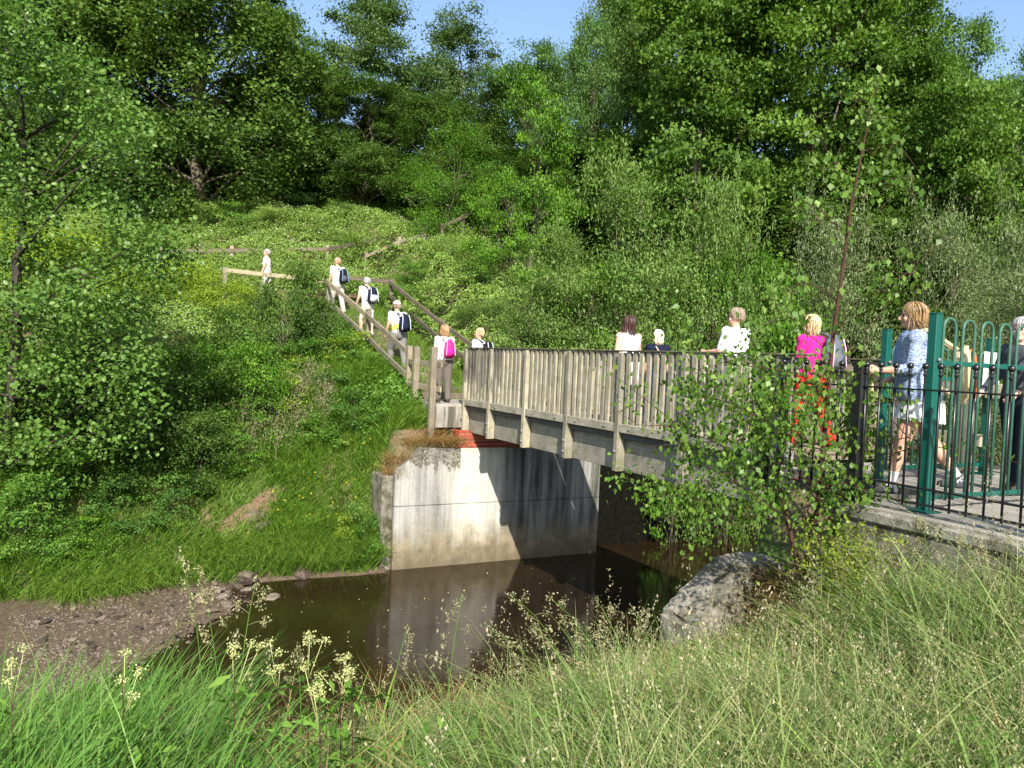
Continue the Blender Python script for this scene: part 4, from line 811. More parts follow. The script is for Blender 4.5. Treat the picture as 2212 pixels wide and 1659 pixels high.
# ------------------------------------------------------------------ alder on the left bank
def px_path(pts): return np.array([at_z(a, b, c) for a, b, c in pts])
al = tag(empty('alder_tree', tuple(at_z(8, 1000, 14.3))), 'leafy alder with glossy round leaves and slim dark trunk on the far bank', 'tree')
ao = np.array(al.location)
tp = px_path([(6, 1010, 14.3), (25, 860, 14.3), (38, 700, 14.3), (36, 560, 14.2), (55, 440, 14.2), (50, 300, 14.2), (40, 150, 14.2), (60, 10, 14.1)])
g = Geo(); g.add(*tube(tp - ao, np.linspace(.115, .02, 8), 9)); AR = np.random.default_rng(5)
bound = lambda py: np.interp(py, [0, 60, 200, 300, 420, 520, 640, 720, 850, 960, 1000], [110, 150, 250, 300, 330, 420, 330, 300, 360, 300, 150])
py_ = np.r_[AR.uniform(0, 640, 150), AR.uniform(640, 985, 110)]; px_ = -110 + (bound(py_) + 110) * AR.uniform(0, 1, 260) ** .72; zz_ = 14.1 + AR.normal(size=260) * .75
CC = np.array([at_z(a, b, c) for a, b, c in zip(px_, py_, zz_)]); CC = CC[CC[:, 2] > H(CC[:, 0], CC[:, 1]) + .3]
for i in AR.choice(len(CC), 60, False):
    e = CC[i]; k = int(np.argmin(np.abs(tp[:, 2] - (e[2] - .5 * np.hypot(*(e - tp[3])[:2]))))); b0 = tp[min(k, 6)]; tt = np.linspace(0, 1, 7)[:, None]; m = (b0 + e) / 2 + np.array([0, 0, .12]); g.add(*tube((1 - tt) ** 2 * b0 + 2 * tt * (1 - tt) * m + tt ** 2 * e - ao, np.linspace(.03, .006, 7), 5))
link('trunk', g.mesh('trunk', M['bark_alder'], True), al)
cnt = AR.integers(60, 130, len(CC)); ix = np.repeat(np.arange(len(CC)), cnt); lc = CC[ix] + AR.normal(size=(len(ix), 3)) * .24 * np.array([1, 1, .7])
def hex_leaf(mat, v, round_):
    w = .42 if round_ else .36; L = [(0, -.5, 0), (w * .8, -.28, .09), (w, .02 if round_ else -.12, .1), (w * .62, .3, .06) if round_ else (w * .4, .2, .05), (0, .5, -.03), (-w * .62, .3, .06) if round_ else (-w * .4, .2, .05), (-w, .02 if round_ else -.12, .1), (-w * .8, -.28, .09)]
    return np_mesh('leaf', L, [(0, 1, 2, 3), (0, 3, 4, 5), (0, 5, 6, 7)], None, mat, [v, v, v])
def leaf_objects(lc, sizes, mat, parent, org, rng, up, n=300, droop=0.0):
    d = np.linalg.norm(lc - CAM, axis=1); near = np.argsort(d)[:n]; rest = np.setdiff1d(np.arange(len(lc)), near); ms = [hex_leaf(mat, t_, droop == 0) for t_ in (.2, .38, .5, .65, .85)]
    for i in near:
        o = link('leaf', ms[rng.integers(0, 5)], parent); o.location = lc[i] - org; o.scale = (sizes[i],) * 3; o.rotation_euler = (rng.normal() * .6 - droop, rng.normal() * .6, rng.uniform(0, 6.28))
    return rest
sz = .082 * AR.uniform(.65, 1.3, len(lc)); rest = leaf_objects(lc, sz, M['leaf_alder'], al, ao, AR, 1)
V, Q = leaves(lc[rest] - ao, sz[rest], .8, np.array([[-.2, -.6, 0]]), .85, .14, AR, None, True); tone = np.clip(.5 + .2 * AR.normal(size=len(rest)), 0, 1)
tag(link('crown', np_mesh('crown', V, Q, None, M['leaf_alder'], np.repeat(tone, 2)), al), kind='stuff')

def proj(P):
    q = P - CAM; z = q @ fw; return CXP + F_PX * (q @ rt) / z, CYP - F_PX * (q @ up_) / z, z
# ------------------------------------------------------------------ slender birch in front of the bridge end
BR_ = np.random.default_rng(9); bp0 = at_z(1735, 1235, 6.7); bi = tag(empty('birch_tree', tuple(bp0)), 'slender young birch with reddish stems in front of the bridge end', 'tree')
stems = [px_path([(1735, 1250, 6.7), (1768, 1090, 6.68), (1785, 900, 6.65), (1798, 740, 6.6), (1822, 570, 6.6), (1838, 450, 6.55), (1862, 330, 6.5), (1880, 240, 6.5), (1905, 150, 6.45)]),
         px_path([(1728, 1240, 6.7), (1700, 1120, 6.8), (1680, 1010, 6.9), (1700, 900, 7.0), (1690, 780, 7.0)])]
brs = [[(1690, 1060, 6.85), (1600, 985, 6.6), (1480, 935, 6.3), (1330, 905, 6.1)], [(1700, 1110, 6.8), (1600, 1120, 6.5), (1500, 1075, 6.3), (1390, 1060, 6.2)], [(1770, 1080, 6.68), (1850, 980, 6.5), (1950, 950, 6.4), (2010, 960, 6.3)],
       [(1780, 950, 6.65), (1880, 870, 6.7), (1960, 850, 6.6)], [(1790, 830, 6.6), (1880, 690, 6.8), (1990, 560, 7.0), (2040, 500, 7.0)], [(1795, 770, 6.6), (1720, 690, 6.4), (1620, 610, 6.3)], [(1790, 860, 6.6), (1700, 800, 6.4), (1580, 770, 6.3), (1500, 800, 6.2)],
       [(1780, 960, 6.6), (1680, 930, 6.3), (1560, 850, 6.1)], [(1690, 1000, 6.9), (1600, 900, 7.0), (1520, 850, 6.9)], [(1770, 1050, 6.68), (1840, 1080, 6.4), (1900, 1060, 6.2)], [(1830, 520, 6.6), (1770, 440, 6.4), (1740, 440, 6.3)], [(1845, 430, 6.55), (1900, 400, 6.6), (1930, 420, 6.6)],
       [(1850, 380, 6.5), (1790, 350, 6.4), (1775, 280, 6.3)], [(1860, 330, 6.5), (1910, 320, 6.5), (1935, 300, 6.5)], [(1880, 250, 6.5), (1850, 190, 6.4)], [(1822, 580, 6.6), (1900, 560, 6.4), (1990, 590, 6.3)], [(1810, 650, 6.6), (1740, 610, 6.7), (1660, 640, 6.8)], [(1745, 1180, 6.7), (1820, 1150, 6.5), (1880, 1110, 6.3)],
       [(1780, 930, 6.65), (1760, 860, 6.3), (1700, 850, 6.0)], [(1690, 1050, 6.85), (1640, 1080, 6.5), (1560, 1010, 6.3)], [(1700, 900, 7.0), (1640, 820, 6.9), (1590, 830, 6.7)], [(1798, 740, 6.6), (1860, 640, 6.4), (1900, 640, 6.3)]]
g = Geo(); g.add(*tube(stems[0] - bp0, np.linspace(.026, .0025, 9), 8)); g.add(*tube(stems[1] - bp0, np.linspace(.024, .006, 5), 8)); lp = []; lw = []
for b_ in brs:
    P = px_path(b_); k = np.linspace(0, len(P) - 1, 9); P = np.stack([np.interp(k, range(len(P)), P[:, c]) for c in range(3)], 1); low = b_[-1][1] > 740; P[1:] += BR_.normal(size=(8, 3)) * .022; g.add(*tube(P - bp0, np.linspace(.008 if low else .005, .0018, 9), 5))
    low = b_[-1][1] > 740
    for t_ in range(12 if low else 4):
        i = BR_.integers(2, 9); e = P[i] + BR_.normal(size=3) * (.27 if low else .16) + np.array([0, 0, -.04]); Q_ = np.linspace(0, 1, 5)[:, None] * (e - P[i]) + P[i]; g.add(*tube(Q_ - bp0, np.linspace(.004, .0015, 5), 4)); nl = 40 if low else 8
        lp += list(Q_[BR_.integers(1, 5, nl)] + BR_.normal(size=(nl, 3)) * (.085 if low else .07))
    lp += list(P[BR_.integers(2, 9, 16 if low else 6)] + BR_.normal(size=(16 if low else 6, 3)) * .04)
for t_ in np.linspace(.55, 1, 16):
    k = t_ * 8; p = np.array([np.interp(k, range(9), stems[0][:, c]) for c in range(3)]); lp += list(p + BR_.normal(size=(3, 3)) * .06)
link('stem', g.mesh('stem', M['bark_birch'], True), bi)
lp = np.array(lp); lp = lp[~((np.array(proj(lp)[0]) > 1890) & (np.array(proj(lp)[1]) > 880) & (BR_.uniform(0, 1, len(lp)) < .75))]; sz = .047 * BR_.uniform(.6, 1.35, len(lp)) * np.where(np.array(proj(lp)[1]) < 720, 1.25, 1); rest = leaf_objects(lp, sz, M['leaf_birch'], bi, bp0, BR_, 0, 300, .9)
ax = np.tile([0, 0, -1.2], (len(rest), 1)); V, Q = leaves(lp[rest] - bp0, sz[rest], 0, np.array([[-.5, -1.2, .3]]), .72, .12, BR_, ax); tone = np.clip(.5 + .25 * BR_.normal(size=len(rest)), 0, 1)
tag(link('crown', np_mesh('crown', V, Q, None, M['leaf_birch'], tone), bi), kind='stuff')

# yellow green feathery plant beside the birch
q0 = at_z(1840, 1345, 5.9); ty = tag(empty('feathery_plant', tuple(q0)), 'yellow green feathery bush growing at the foot of the birch', 'plant'); g = Geo(); g2 = Geo()
for k in range(64):
    e = np.array([BR_.normal() * .2, BR_.normal() * .2, BR_.uniform(.25, .68)]); Q_ = np.linspace(0, 1, 5)[:, None] * e; g2.add(*tube(Q_, [.005, .004, .003, .002, .001], 4)); c = np.repeat(Q_[1:], 26, 0) + BR_.normal(size=(104, 3)) * .05; V, Q = leaves(c, .03 * BR_.uniform(.6, 1.4, 104), .6, None, .5, .1, BR_); g.add(V, Q, None, np.clip(.5 + .25 * BR_.normal(size=104), 0, 1))
link('foliage', g.mesh('foliage', M['leaf_tansy']), ty); link('stem', g2.mesh('stem', M['twig']), ty)

# ------------------------------------------------------------------ foreground meadow
def meadow(n, x0, x1, y0, y1, extra=None):
    x = R.uniform(x0, x1, n); y = R.uniform(y0, y1, n); P = np.stack([x, y, H(x, y)], 1); a, b, z = proj(P + np.array([0, 0, .3])); k = (z > 1.2) & (a > -260) & (a < 2480) & (b < 2150) & (P[:, 2] > -3.3) & (x < 5.36)
    if extra is not None: k &= extra(x, y, a)
    return P[k], a[k]
GR = np.random.default_rng(21)
P, a = meadow(150000, -4, 5.4, .6, 7.4); tc = P[GR.integers(0, len(P), 1500), :2]; kdt = KDTree(1500)
for i_, c_ in enumerate(tc): kdt.insert((c_[0], c_[1], 0), i_)
kdt.balance(); own_ = np.array([kdt.find((q_[0], q_[1], 0))[1] for q_ in P]); tuft = GR.uniform(0, 1, len(P)) < .62; P[tuft, :2] = tc[own_[tuft]] + (P[tuft, :2] - tc[own_[tuft]]) * .55; P[:, 2] = H(P[:, 0], P[:, 1]); tl_ = (P[:, :2] - tc[own_]) * 5.0 * tuft[:, None]; th_ = (.72 + .75 * GR.uniform(0, 1, 1500) ** 1.5)[own_]; tt2 = (GR.normal(size=1500) * .13)[own_]
dd = np.hypot(P[:, 0], P[:, 1]); k = (GR.uniform(0, 1, len(P)) < np.clip(3.2 / dd, .3, 1)) & ~((a < 480) & (GR.uniform(0, 1, len(P)) < .5)); P, a, dd, tl_, th_, tt2 = P[k], a[k], dd[k], tl_[k], th_[k], tt2[k]
hh = np.clip(.5 * (1 + .3 * noise2(P[:, 0], P[:, 1], .5)), .22, .7) * GR.uniform(.45, 1.25, len(P)); lean = GR.normal(size=(len(P), 2)) * .4 + np.stack([.08 + .25 * noise2(P[:, 1], P[:, 0], .6), .05 + .25 * noise2(P[:, 0] + 5, P[:, 1], .6)], 1)
lean = lean + np.clip(tl_, -.6, .6); hh = hh * th_ * np.interp(a, [-300, 400, 560, 760, 1000, 1420, 1650, 2212], [1.0, 1.0, .7, .75, 1.05, 1.0, .8, 1.0]) * np.where((a > 1380) & (P[:, 1] > 3.6), .42, np.where(P[:, 1] > 4.2, .7, 1))
V, Q, T, tip = blades(P, hh, .006 * GR.uniform(.4, 1.9, len(P)), lean, GR.uniform(.05, .95, len(P)), GR, .6)
pale = np.interp(a, [0, 500, 800, 1300, 1700, 2212], [.32, .42, .56, .64, .56, .46]); tone = np.clip(pale - .08 + tt2 + .14 * noise2(P[:, 0], P[:, 1], .45) + .16 * GR.normal(size=len(P)) + .4 * (GR.uniform(0, 1, len(P)) < .16), 0, 1)
print('meadow blades', len(P))
tag(link('meadow_grass', np_mesh('meadow_grass', V, Q, T, M['grass'], np.concatenate([np.repeat(tone, 2), tone]))), 'pale tangled meadow grass on the near bank', 'grass', kind='stuff')
# tall green reed grass at the left
P, a = meadow(23000, -4, 2.2, 2.5, 6.8, lambda x, y, a: a < 440 + 60 * noise2(x, y, .3)); k = GR.uniform(0, 1, len(P)) < .75; P = P[k]
V, Q, T, tip = blades(P, GR.uniform(.4, .86, len(P)), .0085 * GR.uniform(.6, 1.4, len(P)), GR.normal(size=(len(P), 2)) * .2 + np.array([.22, .02]), GR.uniform(.05, .45, len(P)), GR, .5); tone = np.clip(.45 + .22 * GR.normal(size=len(P)), 0, 1)
tag(link('reed_grass', np_mesh('reed_grass', V, Q, T, M['grass_sedge'], np.concatenate([np.repeat(tone, 2), tone]))), 'tall lush green reed grass at the water edge on the near bank', 'grass', kind='stuff')
P, a = meadow(9000, -3.5, 5.3, 1.0, 6.0, lambda x, y, a: noise2(x, y + 4, .45) > -.1); V, Q, T, _ = blades(P, GR.uniform(.2, .62, len(P)) * np.where((a > 1380) & (P[:, 1] > 3.5), .5, 1), .0105 * GR.uniform(.6, 1.4, len(P)), GR.normal(size=(len(P), 2)) * .35, GR.uniform(.1, .9, len(P)), GR, .6); tone = np.clip(.55 + .25 * GR.normal(size=len(P)), 0, 1)
tag(link('broad_grass', np_mesh('broad_grass', V, Q, T, M['grass_far'], np.concatenate([np.repeat(tone, 2), tone]))), 'broader bright grass blades mixed through the near meadow', 'grass', kind='stuff')
P, a = meadow(9000, -3.5, 5.3, 1.0, 6.0); V, Q, T, _ = blades(P, GR.uniform(.2, .6, len(P)) * np.where((a > 1380) & (P[:, 1] > 3.5), .5, 1), .0045 * GR.uniform(.6, 1.4, len(P)), GR.normal(size=(len(P), 2)) * .75, GR.uniform(.2, 1.1, len(P)), GR, .8); tone = GR.uniform(0, .8, len(P))
tag(link('dead_grass', np_mesh('dead_grass', V, Q, T, M['grass_dry'], np.concatenate([np.repeat(tone, 2), tone]))), 'dead straw blades lying through the near meadow', 'grass', kind='stuff')
# flowering stems scattered in the meadow
P, a = meadow(6500, -3, 5.3, 1.0, 6.0, lambda x, y, a: ((a > 520) | (R.uniform(0, 1, len(x)) < .12)) & (noise2(x, y, .5) > -.35)); ln = GR.normal(size=(len(P), 2)) * .22 + np.array([.1, .02])
hs = GR.uniform(.42, .78, len(P)) * np.where((a > 1380) & (P[:, 1] > 3.5), .45, np.where(P[:, 1] > 4, .75, 1)); V1, Q1, T1, tip = blades(P, hs, .0028, ln, GR.uniform(0, .3, len(P)), GR); dirs = unit(np.c_[ln * 1.4, np.ones(len(P))])
V2, Q2 = panicle(tip, dirs, 13, .19, .012, .0125, GR); g = Geo(); g.add(V1, Q1, None, .35); g.add(V2, Q2, None, np.repeat(np.clip(.45 + .3 * GR.normal(size=len(P)), 0, 1), 13))
tag(link('flowering_grass', g.mesh('flowering_grass', M['seed'])), 'straw coloured flowering grass heads over the near meadow', 'grass', kind='stuff')
P, a = meadow(900, -2, 5.2, 1.0, 4.4, lambda x, y, a: (a > 900) & (noise2(x + 3, y, .4) > 0)); ln = GR.normal(size=(len(P), 2)) * .25 + np.array([.12, .03])
V1, Q1, T1, tip = blades(P, GR.uniform(.6, 1.0, len(P)) * np.where((a > 1380) & (P[:, 1] > 3.4), .55, 1), .0032, ln, GR.uniform(0, .35, len(P)), GR); dirs = unit(np.c_[ln * 1.6, np.ones(len(P))]); V2, Q2 = panicle(tip, dirs, 24, .2, .02, .016, GR); g = Geo(); g.add(V1, Q1, None, .3); g.add(V2, Q2, None, np.repeat(np.clip(.4 + .3 * GR.normal(size=len(P)), 0, 1), 24))
tag(link('tall_grass', g.mesh('tall_grass', M['seed_purple'])), 'taller brownish grass panicles standing above the near meadow', 'grass', kind='stuff')
# broad leaves among the grass
P, a = meadow(12000, -3.5, 4.6, 1.2, 5.2, lambda x, y, a: (noise2(x, y, .35) > np.where(a < 1250, .05, .5))); c = P + np.c_[GR.normal(size=(len(P), 2)) * .03, GR.uniform(.08, .42, len(P))]
V, Q = leaves(c, .06 * GR.uniform(.5, 1.5, len(P)), .9, np.array([[-.2, -.6, 0]]), .42, .14, GR); tag(link('meadow_herbs', np_mesh('meadow_herbs', V, Q, None, M['leaf_herb'], np.clip(.6 + .25 * GR.normal(size=len(P)), 0, 1))), 'narrow-leaved green herbs mixed into the near meadow', 'herbs', kind='stuff')

def cocksfoot(top, z, side, label, heads=7, big=1.0):
    """one tall grass stem carrying clusters of spikelets"""
    tipp = at_z(top[0], top[1], z); bx, by = tipp[0] + side[0], tipp[1] + side[1]; base = np.array([bx, by, float(H(bx, by)) - .02]); e = tag(empty('cocksfoot_grass', tuple(base)), label, 'grass', 'tall flowering grasses')
    ctrl = np.array([bx + .1 * side[0], by, tipp[2] - .05 + .0]); t_ = np.linspace(0, 1, 12)[:, None]; S = (1 - t_) ** 2 * base + 2 * t_ * (1 - t_) * (base * .25 + ctrl * .75) + t_ ** 2 * tipp; g = Geo(); g.add(*tube(S - base, np.linspace(.0028, .0012, 12), 5)); link('stem', g.mesh('stem', M['grass_sedge']), e)
    for k in range(heads):
        f = 1 - k * .055 - .01; i = f * 11; p = np.array([np.interp(i, range(12), S[:, c]) for c in range(3)]); dr = unit(S[-1] - S[-3]); off = np.zeros(3) if k == 0 else (rt * GR.choice([-1, 1]) * GR.uniform(.02, .06) + up_ * GR.uniform(0, .03) + fw * GR.normal() * .02) * (1 + .25 * k) * big * .6
        q = p + off; g = Geo(); g.add(*tube(np.array([p, (p + q) / 2 + [0, 0, .005], q + 1e-4]) - base, [.0009] * 3, 4)); c = q + GR.normal(size=(34, 3)) * np.array([.009, .009, .013]) * big + dr * GR.uniform(-.02, .02, (34, 1)) * big; V, Q = leaves(c - base, .0115 * big * GR.uniform(.6, 1.4, 34), 0, None, .5, .2, GR, np.tile(dr, (34, 1))); g.add(V, Q, None, np.clip(.55 + .25 * GR.normal(size=34), 0, 1)); link('seed_cluster', g.mesh('seed_cluster', M['seed']), e)
for a in [((385, 1195), 3.0, (.12, -.02), 'tallest cocksfoot grass with drooping top cluster in front of the gravel'), ((432, 1262), 3.0, (.1, 0), 'cocksfoot stem just beside the tallest one'), ((553, 1258), 3.0, (-.06, 0), 'cocksfoot grass standing against the brown water with side clusters', 9), ((1000, 1285), 3.4, (-.06, 0), 'thin upright grass spike over the wall reflection', 5, .7),
          ((1100, 1285), 3.5, (.42, .05), 'arching cocksfoot bent left over the dark water, lowest of the arc'), ((1185, 1290), 3.5, (.4, .05), 'arching cocksfoot over the dark water with pinkish cluster', 8), ((1290, 1300), 3.6, (.25, .05), 'arching cocksfoot between the bent ones and the wing wall', 8), ((1365, 1318), 3.7, (.22, 0), 'cocksfoot leaning at the corner of the wing wall', 6), ((1060, 1360), 3.4, (.4, 0), 'low cocksfoot bent far out over the water', 8), ((1150, 1350), 3.4, (.3, 0), 'cocksfoot in the thick of the arching clump', 9), ((1240, 1345), 3.5, (.25, 0), 'cocksfoot behind the arching clump', 9),
          ((1985, 1120), 4.3, (.2, 0), 'pale cocksfoot head in front of the woman shoes', 6), ((2080, 1160), 4.2, (.25, 0), 'pale cocksfoot head by the green post foot', 6), ((640, 1400), 3.0, (.04, 0), 'short cocksfoot among the cream flowers', 6, .8), ((880, 1360), 3.2, (-.08, 0), 'feathery grass at the edge of the reflection', 7, .7)]: cocksfoot(*a)
def meadowsweet(px, py, z, label, n=4):
    t_ = at_z(px, py, z); base = np.array([t_[0] + .03, t_[1] - .02, float(H(t_[0], t_[1])) - .02]); e = tag(empty('meadowsweet', tuple(base)), label, 'flower', 'cream flowered herbs'); g = Geo(); S = np.linspace(0, 1, 6)[:, None] * (t_ - base); g.add(*tube(S, np.linspace(.004, .002, 6), 5)); link('stem', g.mesh('stem', M['bark_birch']), e)
    for k in range(n):
        c0 = S[-1] + (GR.normal(size=3) * np.array([.035, .03, .03]) if k else 0); c = c0 + GR.normal(size=(60, 3)) * np.array([.012, .012, .008]); g = Geo(); V, Q = leaves(c, .008, .5, None, .8, .1, GR); g.add(V, Q, None, GR.uniform(0, 1, 60)); g.add(*tube(np.array([S[-2], (S[-2] + c0) / 2, c0]), [.0015] * 3, 4)); link('flower_head', g.mesh('flower_head', M['flower_cream']), e)
    c = S[GR.integers(1, 5, 46)] + GR.normal(size=(46, 3)) * np.array([.06, .06, .03]); V, Q = leaves(c, .075 * GR.uniform(.6, 1.3, 46), .8, None, .3, .12, GR); link('foliage', np_mesh('foliage', V, Q, None, M['leaf_herb'], GR.uniform(.3, 1, 46)), e)
for a in [((665, 1378), 3.1, 'cream flowered herb tallest of those against the water'), ((600, 1410), 3.1, 'cream flowered herb left of the tallest one'), ((735, 1425), 3.2, 'cream flowered herb by the reflection of the wall'), ((760, 1450), 3.2, 'bushy cream flowered herb in the grass edge'), ((505, 1415), 2.9, 'cream flowered herb below the cocksfoot side clusters'), ((265, 1470), 2.8, 'cream flowered herb among the reed grass'), ((25, 1440), 2.9, 'cream flower head leaning in from the reed grass edge'), ((690, 1500), 2.8, 'low cream flowered herb deep in the meadow')]: meadowsweet(*a[0], *a[1:])

# ------------------------------------------------------------------ people
def capsule(p0, p1, r0_, r1, lab, n=7, sides=10):
    p0, p1 = np.array(p0, float), np.array(p1, float); d = unit(p1 - p0); k = np.linspace(0, 1, n)[:, None]
    pts = np.vstack([p0 - d * r0_ * .85, p0 - d * r0_ * .5, p0 + (p1 - p0) * k, p1 + d * r1 * .5, p1 + d * r1 * .85]); rad = np.r_[r0_ * .45, r0_ * .85, np.linspace(r0_, r1, n), r1 * .85, r1 * .45]
    V, Q, T = tube(pts, rad, sides); L = np.full(len(V), 0); lb = lab if callable(lab) else (lambda t: lab)
    ts = np.r_[0, 0, np.linspace(0, 1, n), 1, 1]; L[:len(pts) * sides] = np.repeat([lb(t) for t in ts], sides); L[-2] = lb(1); L[-1] = lb(0); return V, Q, T, L
def ellip(c, r, lab, rot=None):
    bm = bmesh.new(); bmesh.ops.create_uvsphere(bm, u_segments=14, v_segments=9, radius=1.0); V = np.array([v.co[:] for v in bm.verts]) * np.array(r); fs = [[v.index for v in f.verts] for f in bm.faces]; bm.free()
    if rot is not None: V = V @ np.array(rot.to_matrix()).T
    return V + np.array(c), [f for f in fs if len(f) == 4], [f for f in fs if len(f) == 3], np.full(len(V), lab)
def loft(rings, labs, sides=18):
    V = []; L = []
    for (z, rx, ry, cx, cy), lb in zip(rings, labs):
        a = np.arange(sides) / sides * 2 * np.pi; V.append(np.stack([cx + rx * np.cos(a), cy + ry * np.sign(np.sin(a)) * np.abs(np.sin(a)) ** .85, np.full(sides, z)], 1)); L += [lb] * sides
    n = len(rings); V = np.vstack(V + [[[rings[0][3], rings[0][4], rings[0][0]]], [[rings[-1][3], rings[-1][4], rings[-1][0]]]]); i = np.arange(n - 1)[:, None] * sides; j = np.arange(sides)[None]; k = (j + 1) % sides
    Q = np.stack([i + j, i + k, i + sides + k, i + sides + j], -1).reshape(-1, 4); e = (n - 1) * sides; a = np.arange(sides); b = (a + 1) % sides
    T = np.concatenate([np.stack([b, a, np.full(sides, n * sides)], -1), np.stack([e + a, e + b, np.full(sides, n * sides + 1)], -1)]); return V, Q, T, np.array(L + [labs[0], labs[-1]])

def fuse(prims, voxel, smooth_it, mats):
    """one continuous skin over all the primitives, coloured by the nearest one"""
    V = []; F = []; L = []; n = 0
    for v, q, t, l in prims:
        V.append(v); F += [[int(i) + n for i in f] for f in q] + [[int(i) + n for i in f] for f in (t if t is not None else [])]; L.append(l); n += len(v)
    V = np.vstack(V); L = np.concatenate(L); me = bpy.data.meshes.new('tmp'); me.from_pydata(V.tolist(), [], F); o = bpy.data.objects.new('tmp', me); col.objects.link(o)
    bm = bmesh.new(); bm.from_mesh(me); bmesh.ops.recalc_face_normals(bm, faces=bm.faces); bm.to_mesh(me); bm.free()
    m = o.modifiers.new('r', 'REMESH'); m.mode = 'VOXEL'; m.voxel_size = voxel; m.use_smooth_shade = True
    m = o.modifiers.new('s', 'SMOOTH'); m.factor = .5; m.iterations = smooth_it
    out = bpy.data.meshes.new_from_object(o.evaluated_get(bpy.context.evaluated_depsgraph_get())); bpy.data.objects.remove(o); bpy.data.meshes.remove(me)
    kd = KDTree(len(V))
    for i, v in enumerate(V): kd.insert(v, i)
    kd.balance(); idx = np.array([L[kd.find(p.center)[1]] for p in out.polygons], np.int32)
    for mm in mats: out.materials.append(mm)
    out.polygons.foreach_set('material_index', idx); out.polygons.foreach_set('use_smooth', np.ones(len(idx), bool)); out.update(); return out

SKIN = plain('tan skin', (.52, .3, .21), .55, .3, .05, 18, .1); SKIN2 = plain('pale skin', (.58, .37, .28), .55, .3, .05, 18, .1); LIP = plain('lips', (.42, .14, .12), .5, .3)
EYE = plain('dark eye', (.03, .02, .015), .2, .5)
def strand_mat(name, a, b_):
    m, nt, b = nmat(name, .45, .4); t = NT(nt); at = t.n('ShaderNodeAttribute', attribute_name='v'); t.l(t.ramp(at.outputs['Fac'], [(0, a), (1, b_)]), b.inputs['Base Color']); return m
HAIR = {'sandy': strand_mat('sandy blonde hair', (.08, .045, .02), (.36, .225, .1)), 'ginger': strand_mat('ginger blonde hair', (.2, .1, .045), (.46, .28, .14)), 'bald': strand_mat('thin reddish hair', (.36, .2, .13), (.5, .3, .21)), 'blonde': strand_mat('blonde hair', (.28, .19, .085), (.62, .49, .28)), 'brown': strand_mat('dark brown hair', (.02, .009, .007), (.085, .035, .028)),
        'ash': strand_mat('ash blonde hair', (.4, .35, .27), (.75, .7, .6)), 'greybrown': strand_mat('short grey brown hair', (.16, .11, .075), (.36, .27, .2)), 'grey': strand_mat('grey hair', (.17, .165, .16), (.52, .51, .5))}
def hair_mesh(style, mat, seed, s):
    g = np.random.default_rng(seed); geo = Geo(); hc = np.array([0, .0, 1.615]); er = np.array([.083, .104, .122])
    length = {'crop': 0, 'short': .0, 'bob': .07, 'layer': .1, 'long': .17, 'bun': 0}[style]; fr = {'crop': 48, 'bun': 52}.get(style, 66); n = {'layer': 300, 'crop': 100}.get(style, 110); thin = .62 if style == 'layer' else 1.0; wild = .3 if style == 'layer' else .12
    V, Q, T, L = ellip(hc + np.array([0, -.014, .012]), er * np.array([.99, .94, .97]), 0); k = (V[:, 2] - hc[2]) > -.35 * (V[:, 1] < .0) * .17 + .02 * (V[:, 1] >= 0) + np.maximum(V[:, 1], 0) * .7
    Qk = [q for q in Q if k[list(q)].all()]; Tk = [t_ for t_ in T if k[list(t_)].all()]
    geo.add(V, Qk, None, .35)
    if Tk: geo.add(V, None, Tk, .35)
    for i in range(n):
        az = g.uniform(-np.pi, np.pi); a = abs(az); end = np.radians(np.interp(np.degrees(a), [0, 40, 62, 80, 180], [fr, fr + 4, 88 if style not in ('crop', 'bun') else 70, 112 if style not in ('crop', 'bun') else 96, 122])) * g.uniform(.93, 1.06)
        crown = g.normal(size=2) * .012; ph = np.linspace(.05, end, 7); rr = 1.03 + .05 * g.uniform() + (.06 if style in ('bob', 'layer') else 0) * np.sin(np.clip(ph / 2, 0, np.pi / 2))
        P = hc + np.stack([np.sin(az) * np.sin(ph) * er[0] * rr, np.cos(az) * np.sin(ph) * er[1] * rr - .012, np.cos(ph) * er[2] * (1.02 + .03 * g.uniform())], 1); P[:, :2] += crown * np.linspace(1, 0, 7)[:, None]
        if length and a > np.radians(58):
            d = np.array([np.sin(az) * .1, np.cos(az) * .1 - (.25 if style == 'layer' else .05), -1.0]) + g.normal(size=3) * wild; P = np.vstack([P, P[-1] + d * length * .5 * g.uniform(.7, 1), P[-1] + d * length * g.uniform(.8, 1.15) + np.array([-np.sin(az), -np.cos(az), 0]) * (.012 if style == 'bob' else -.006)])
        r = np.interp(np.linspace(0, 1, len(P)), [0, .4, 1], [.009, .0115, .0035]) * thin; v, q, t_ = tube(P, r, 4); geo.add(v, q, None, float(np.clip(g.normal() * .27 + .5, 0, 1)))
    if style == 'bun':
        for i in range(26):
            a = g.uniform(0, 6.28); t_ = np.linspace(0, 5, 9); c = hc + np.array([0, -.075, .105]); P = c + np.stack([.03 * np.cos(a + t_), .02 * np.sin(a * 2 + t_ * .7), .03 * np.sin(a + t_)], 1); v, q, _ = tube(P, [.007] * 9, 5); geo.add(v, q, None, float(g.uniform(0, 1)))
    me = geo.mesh('hair', mat, True); me.transform(Matrix.Scale(s, 4)); return me

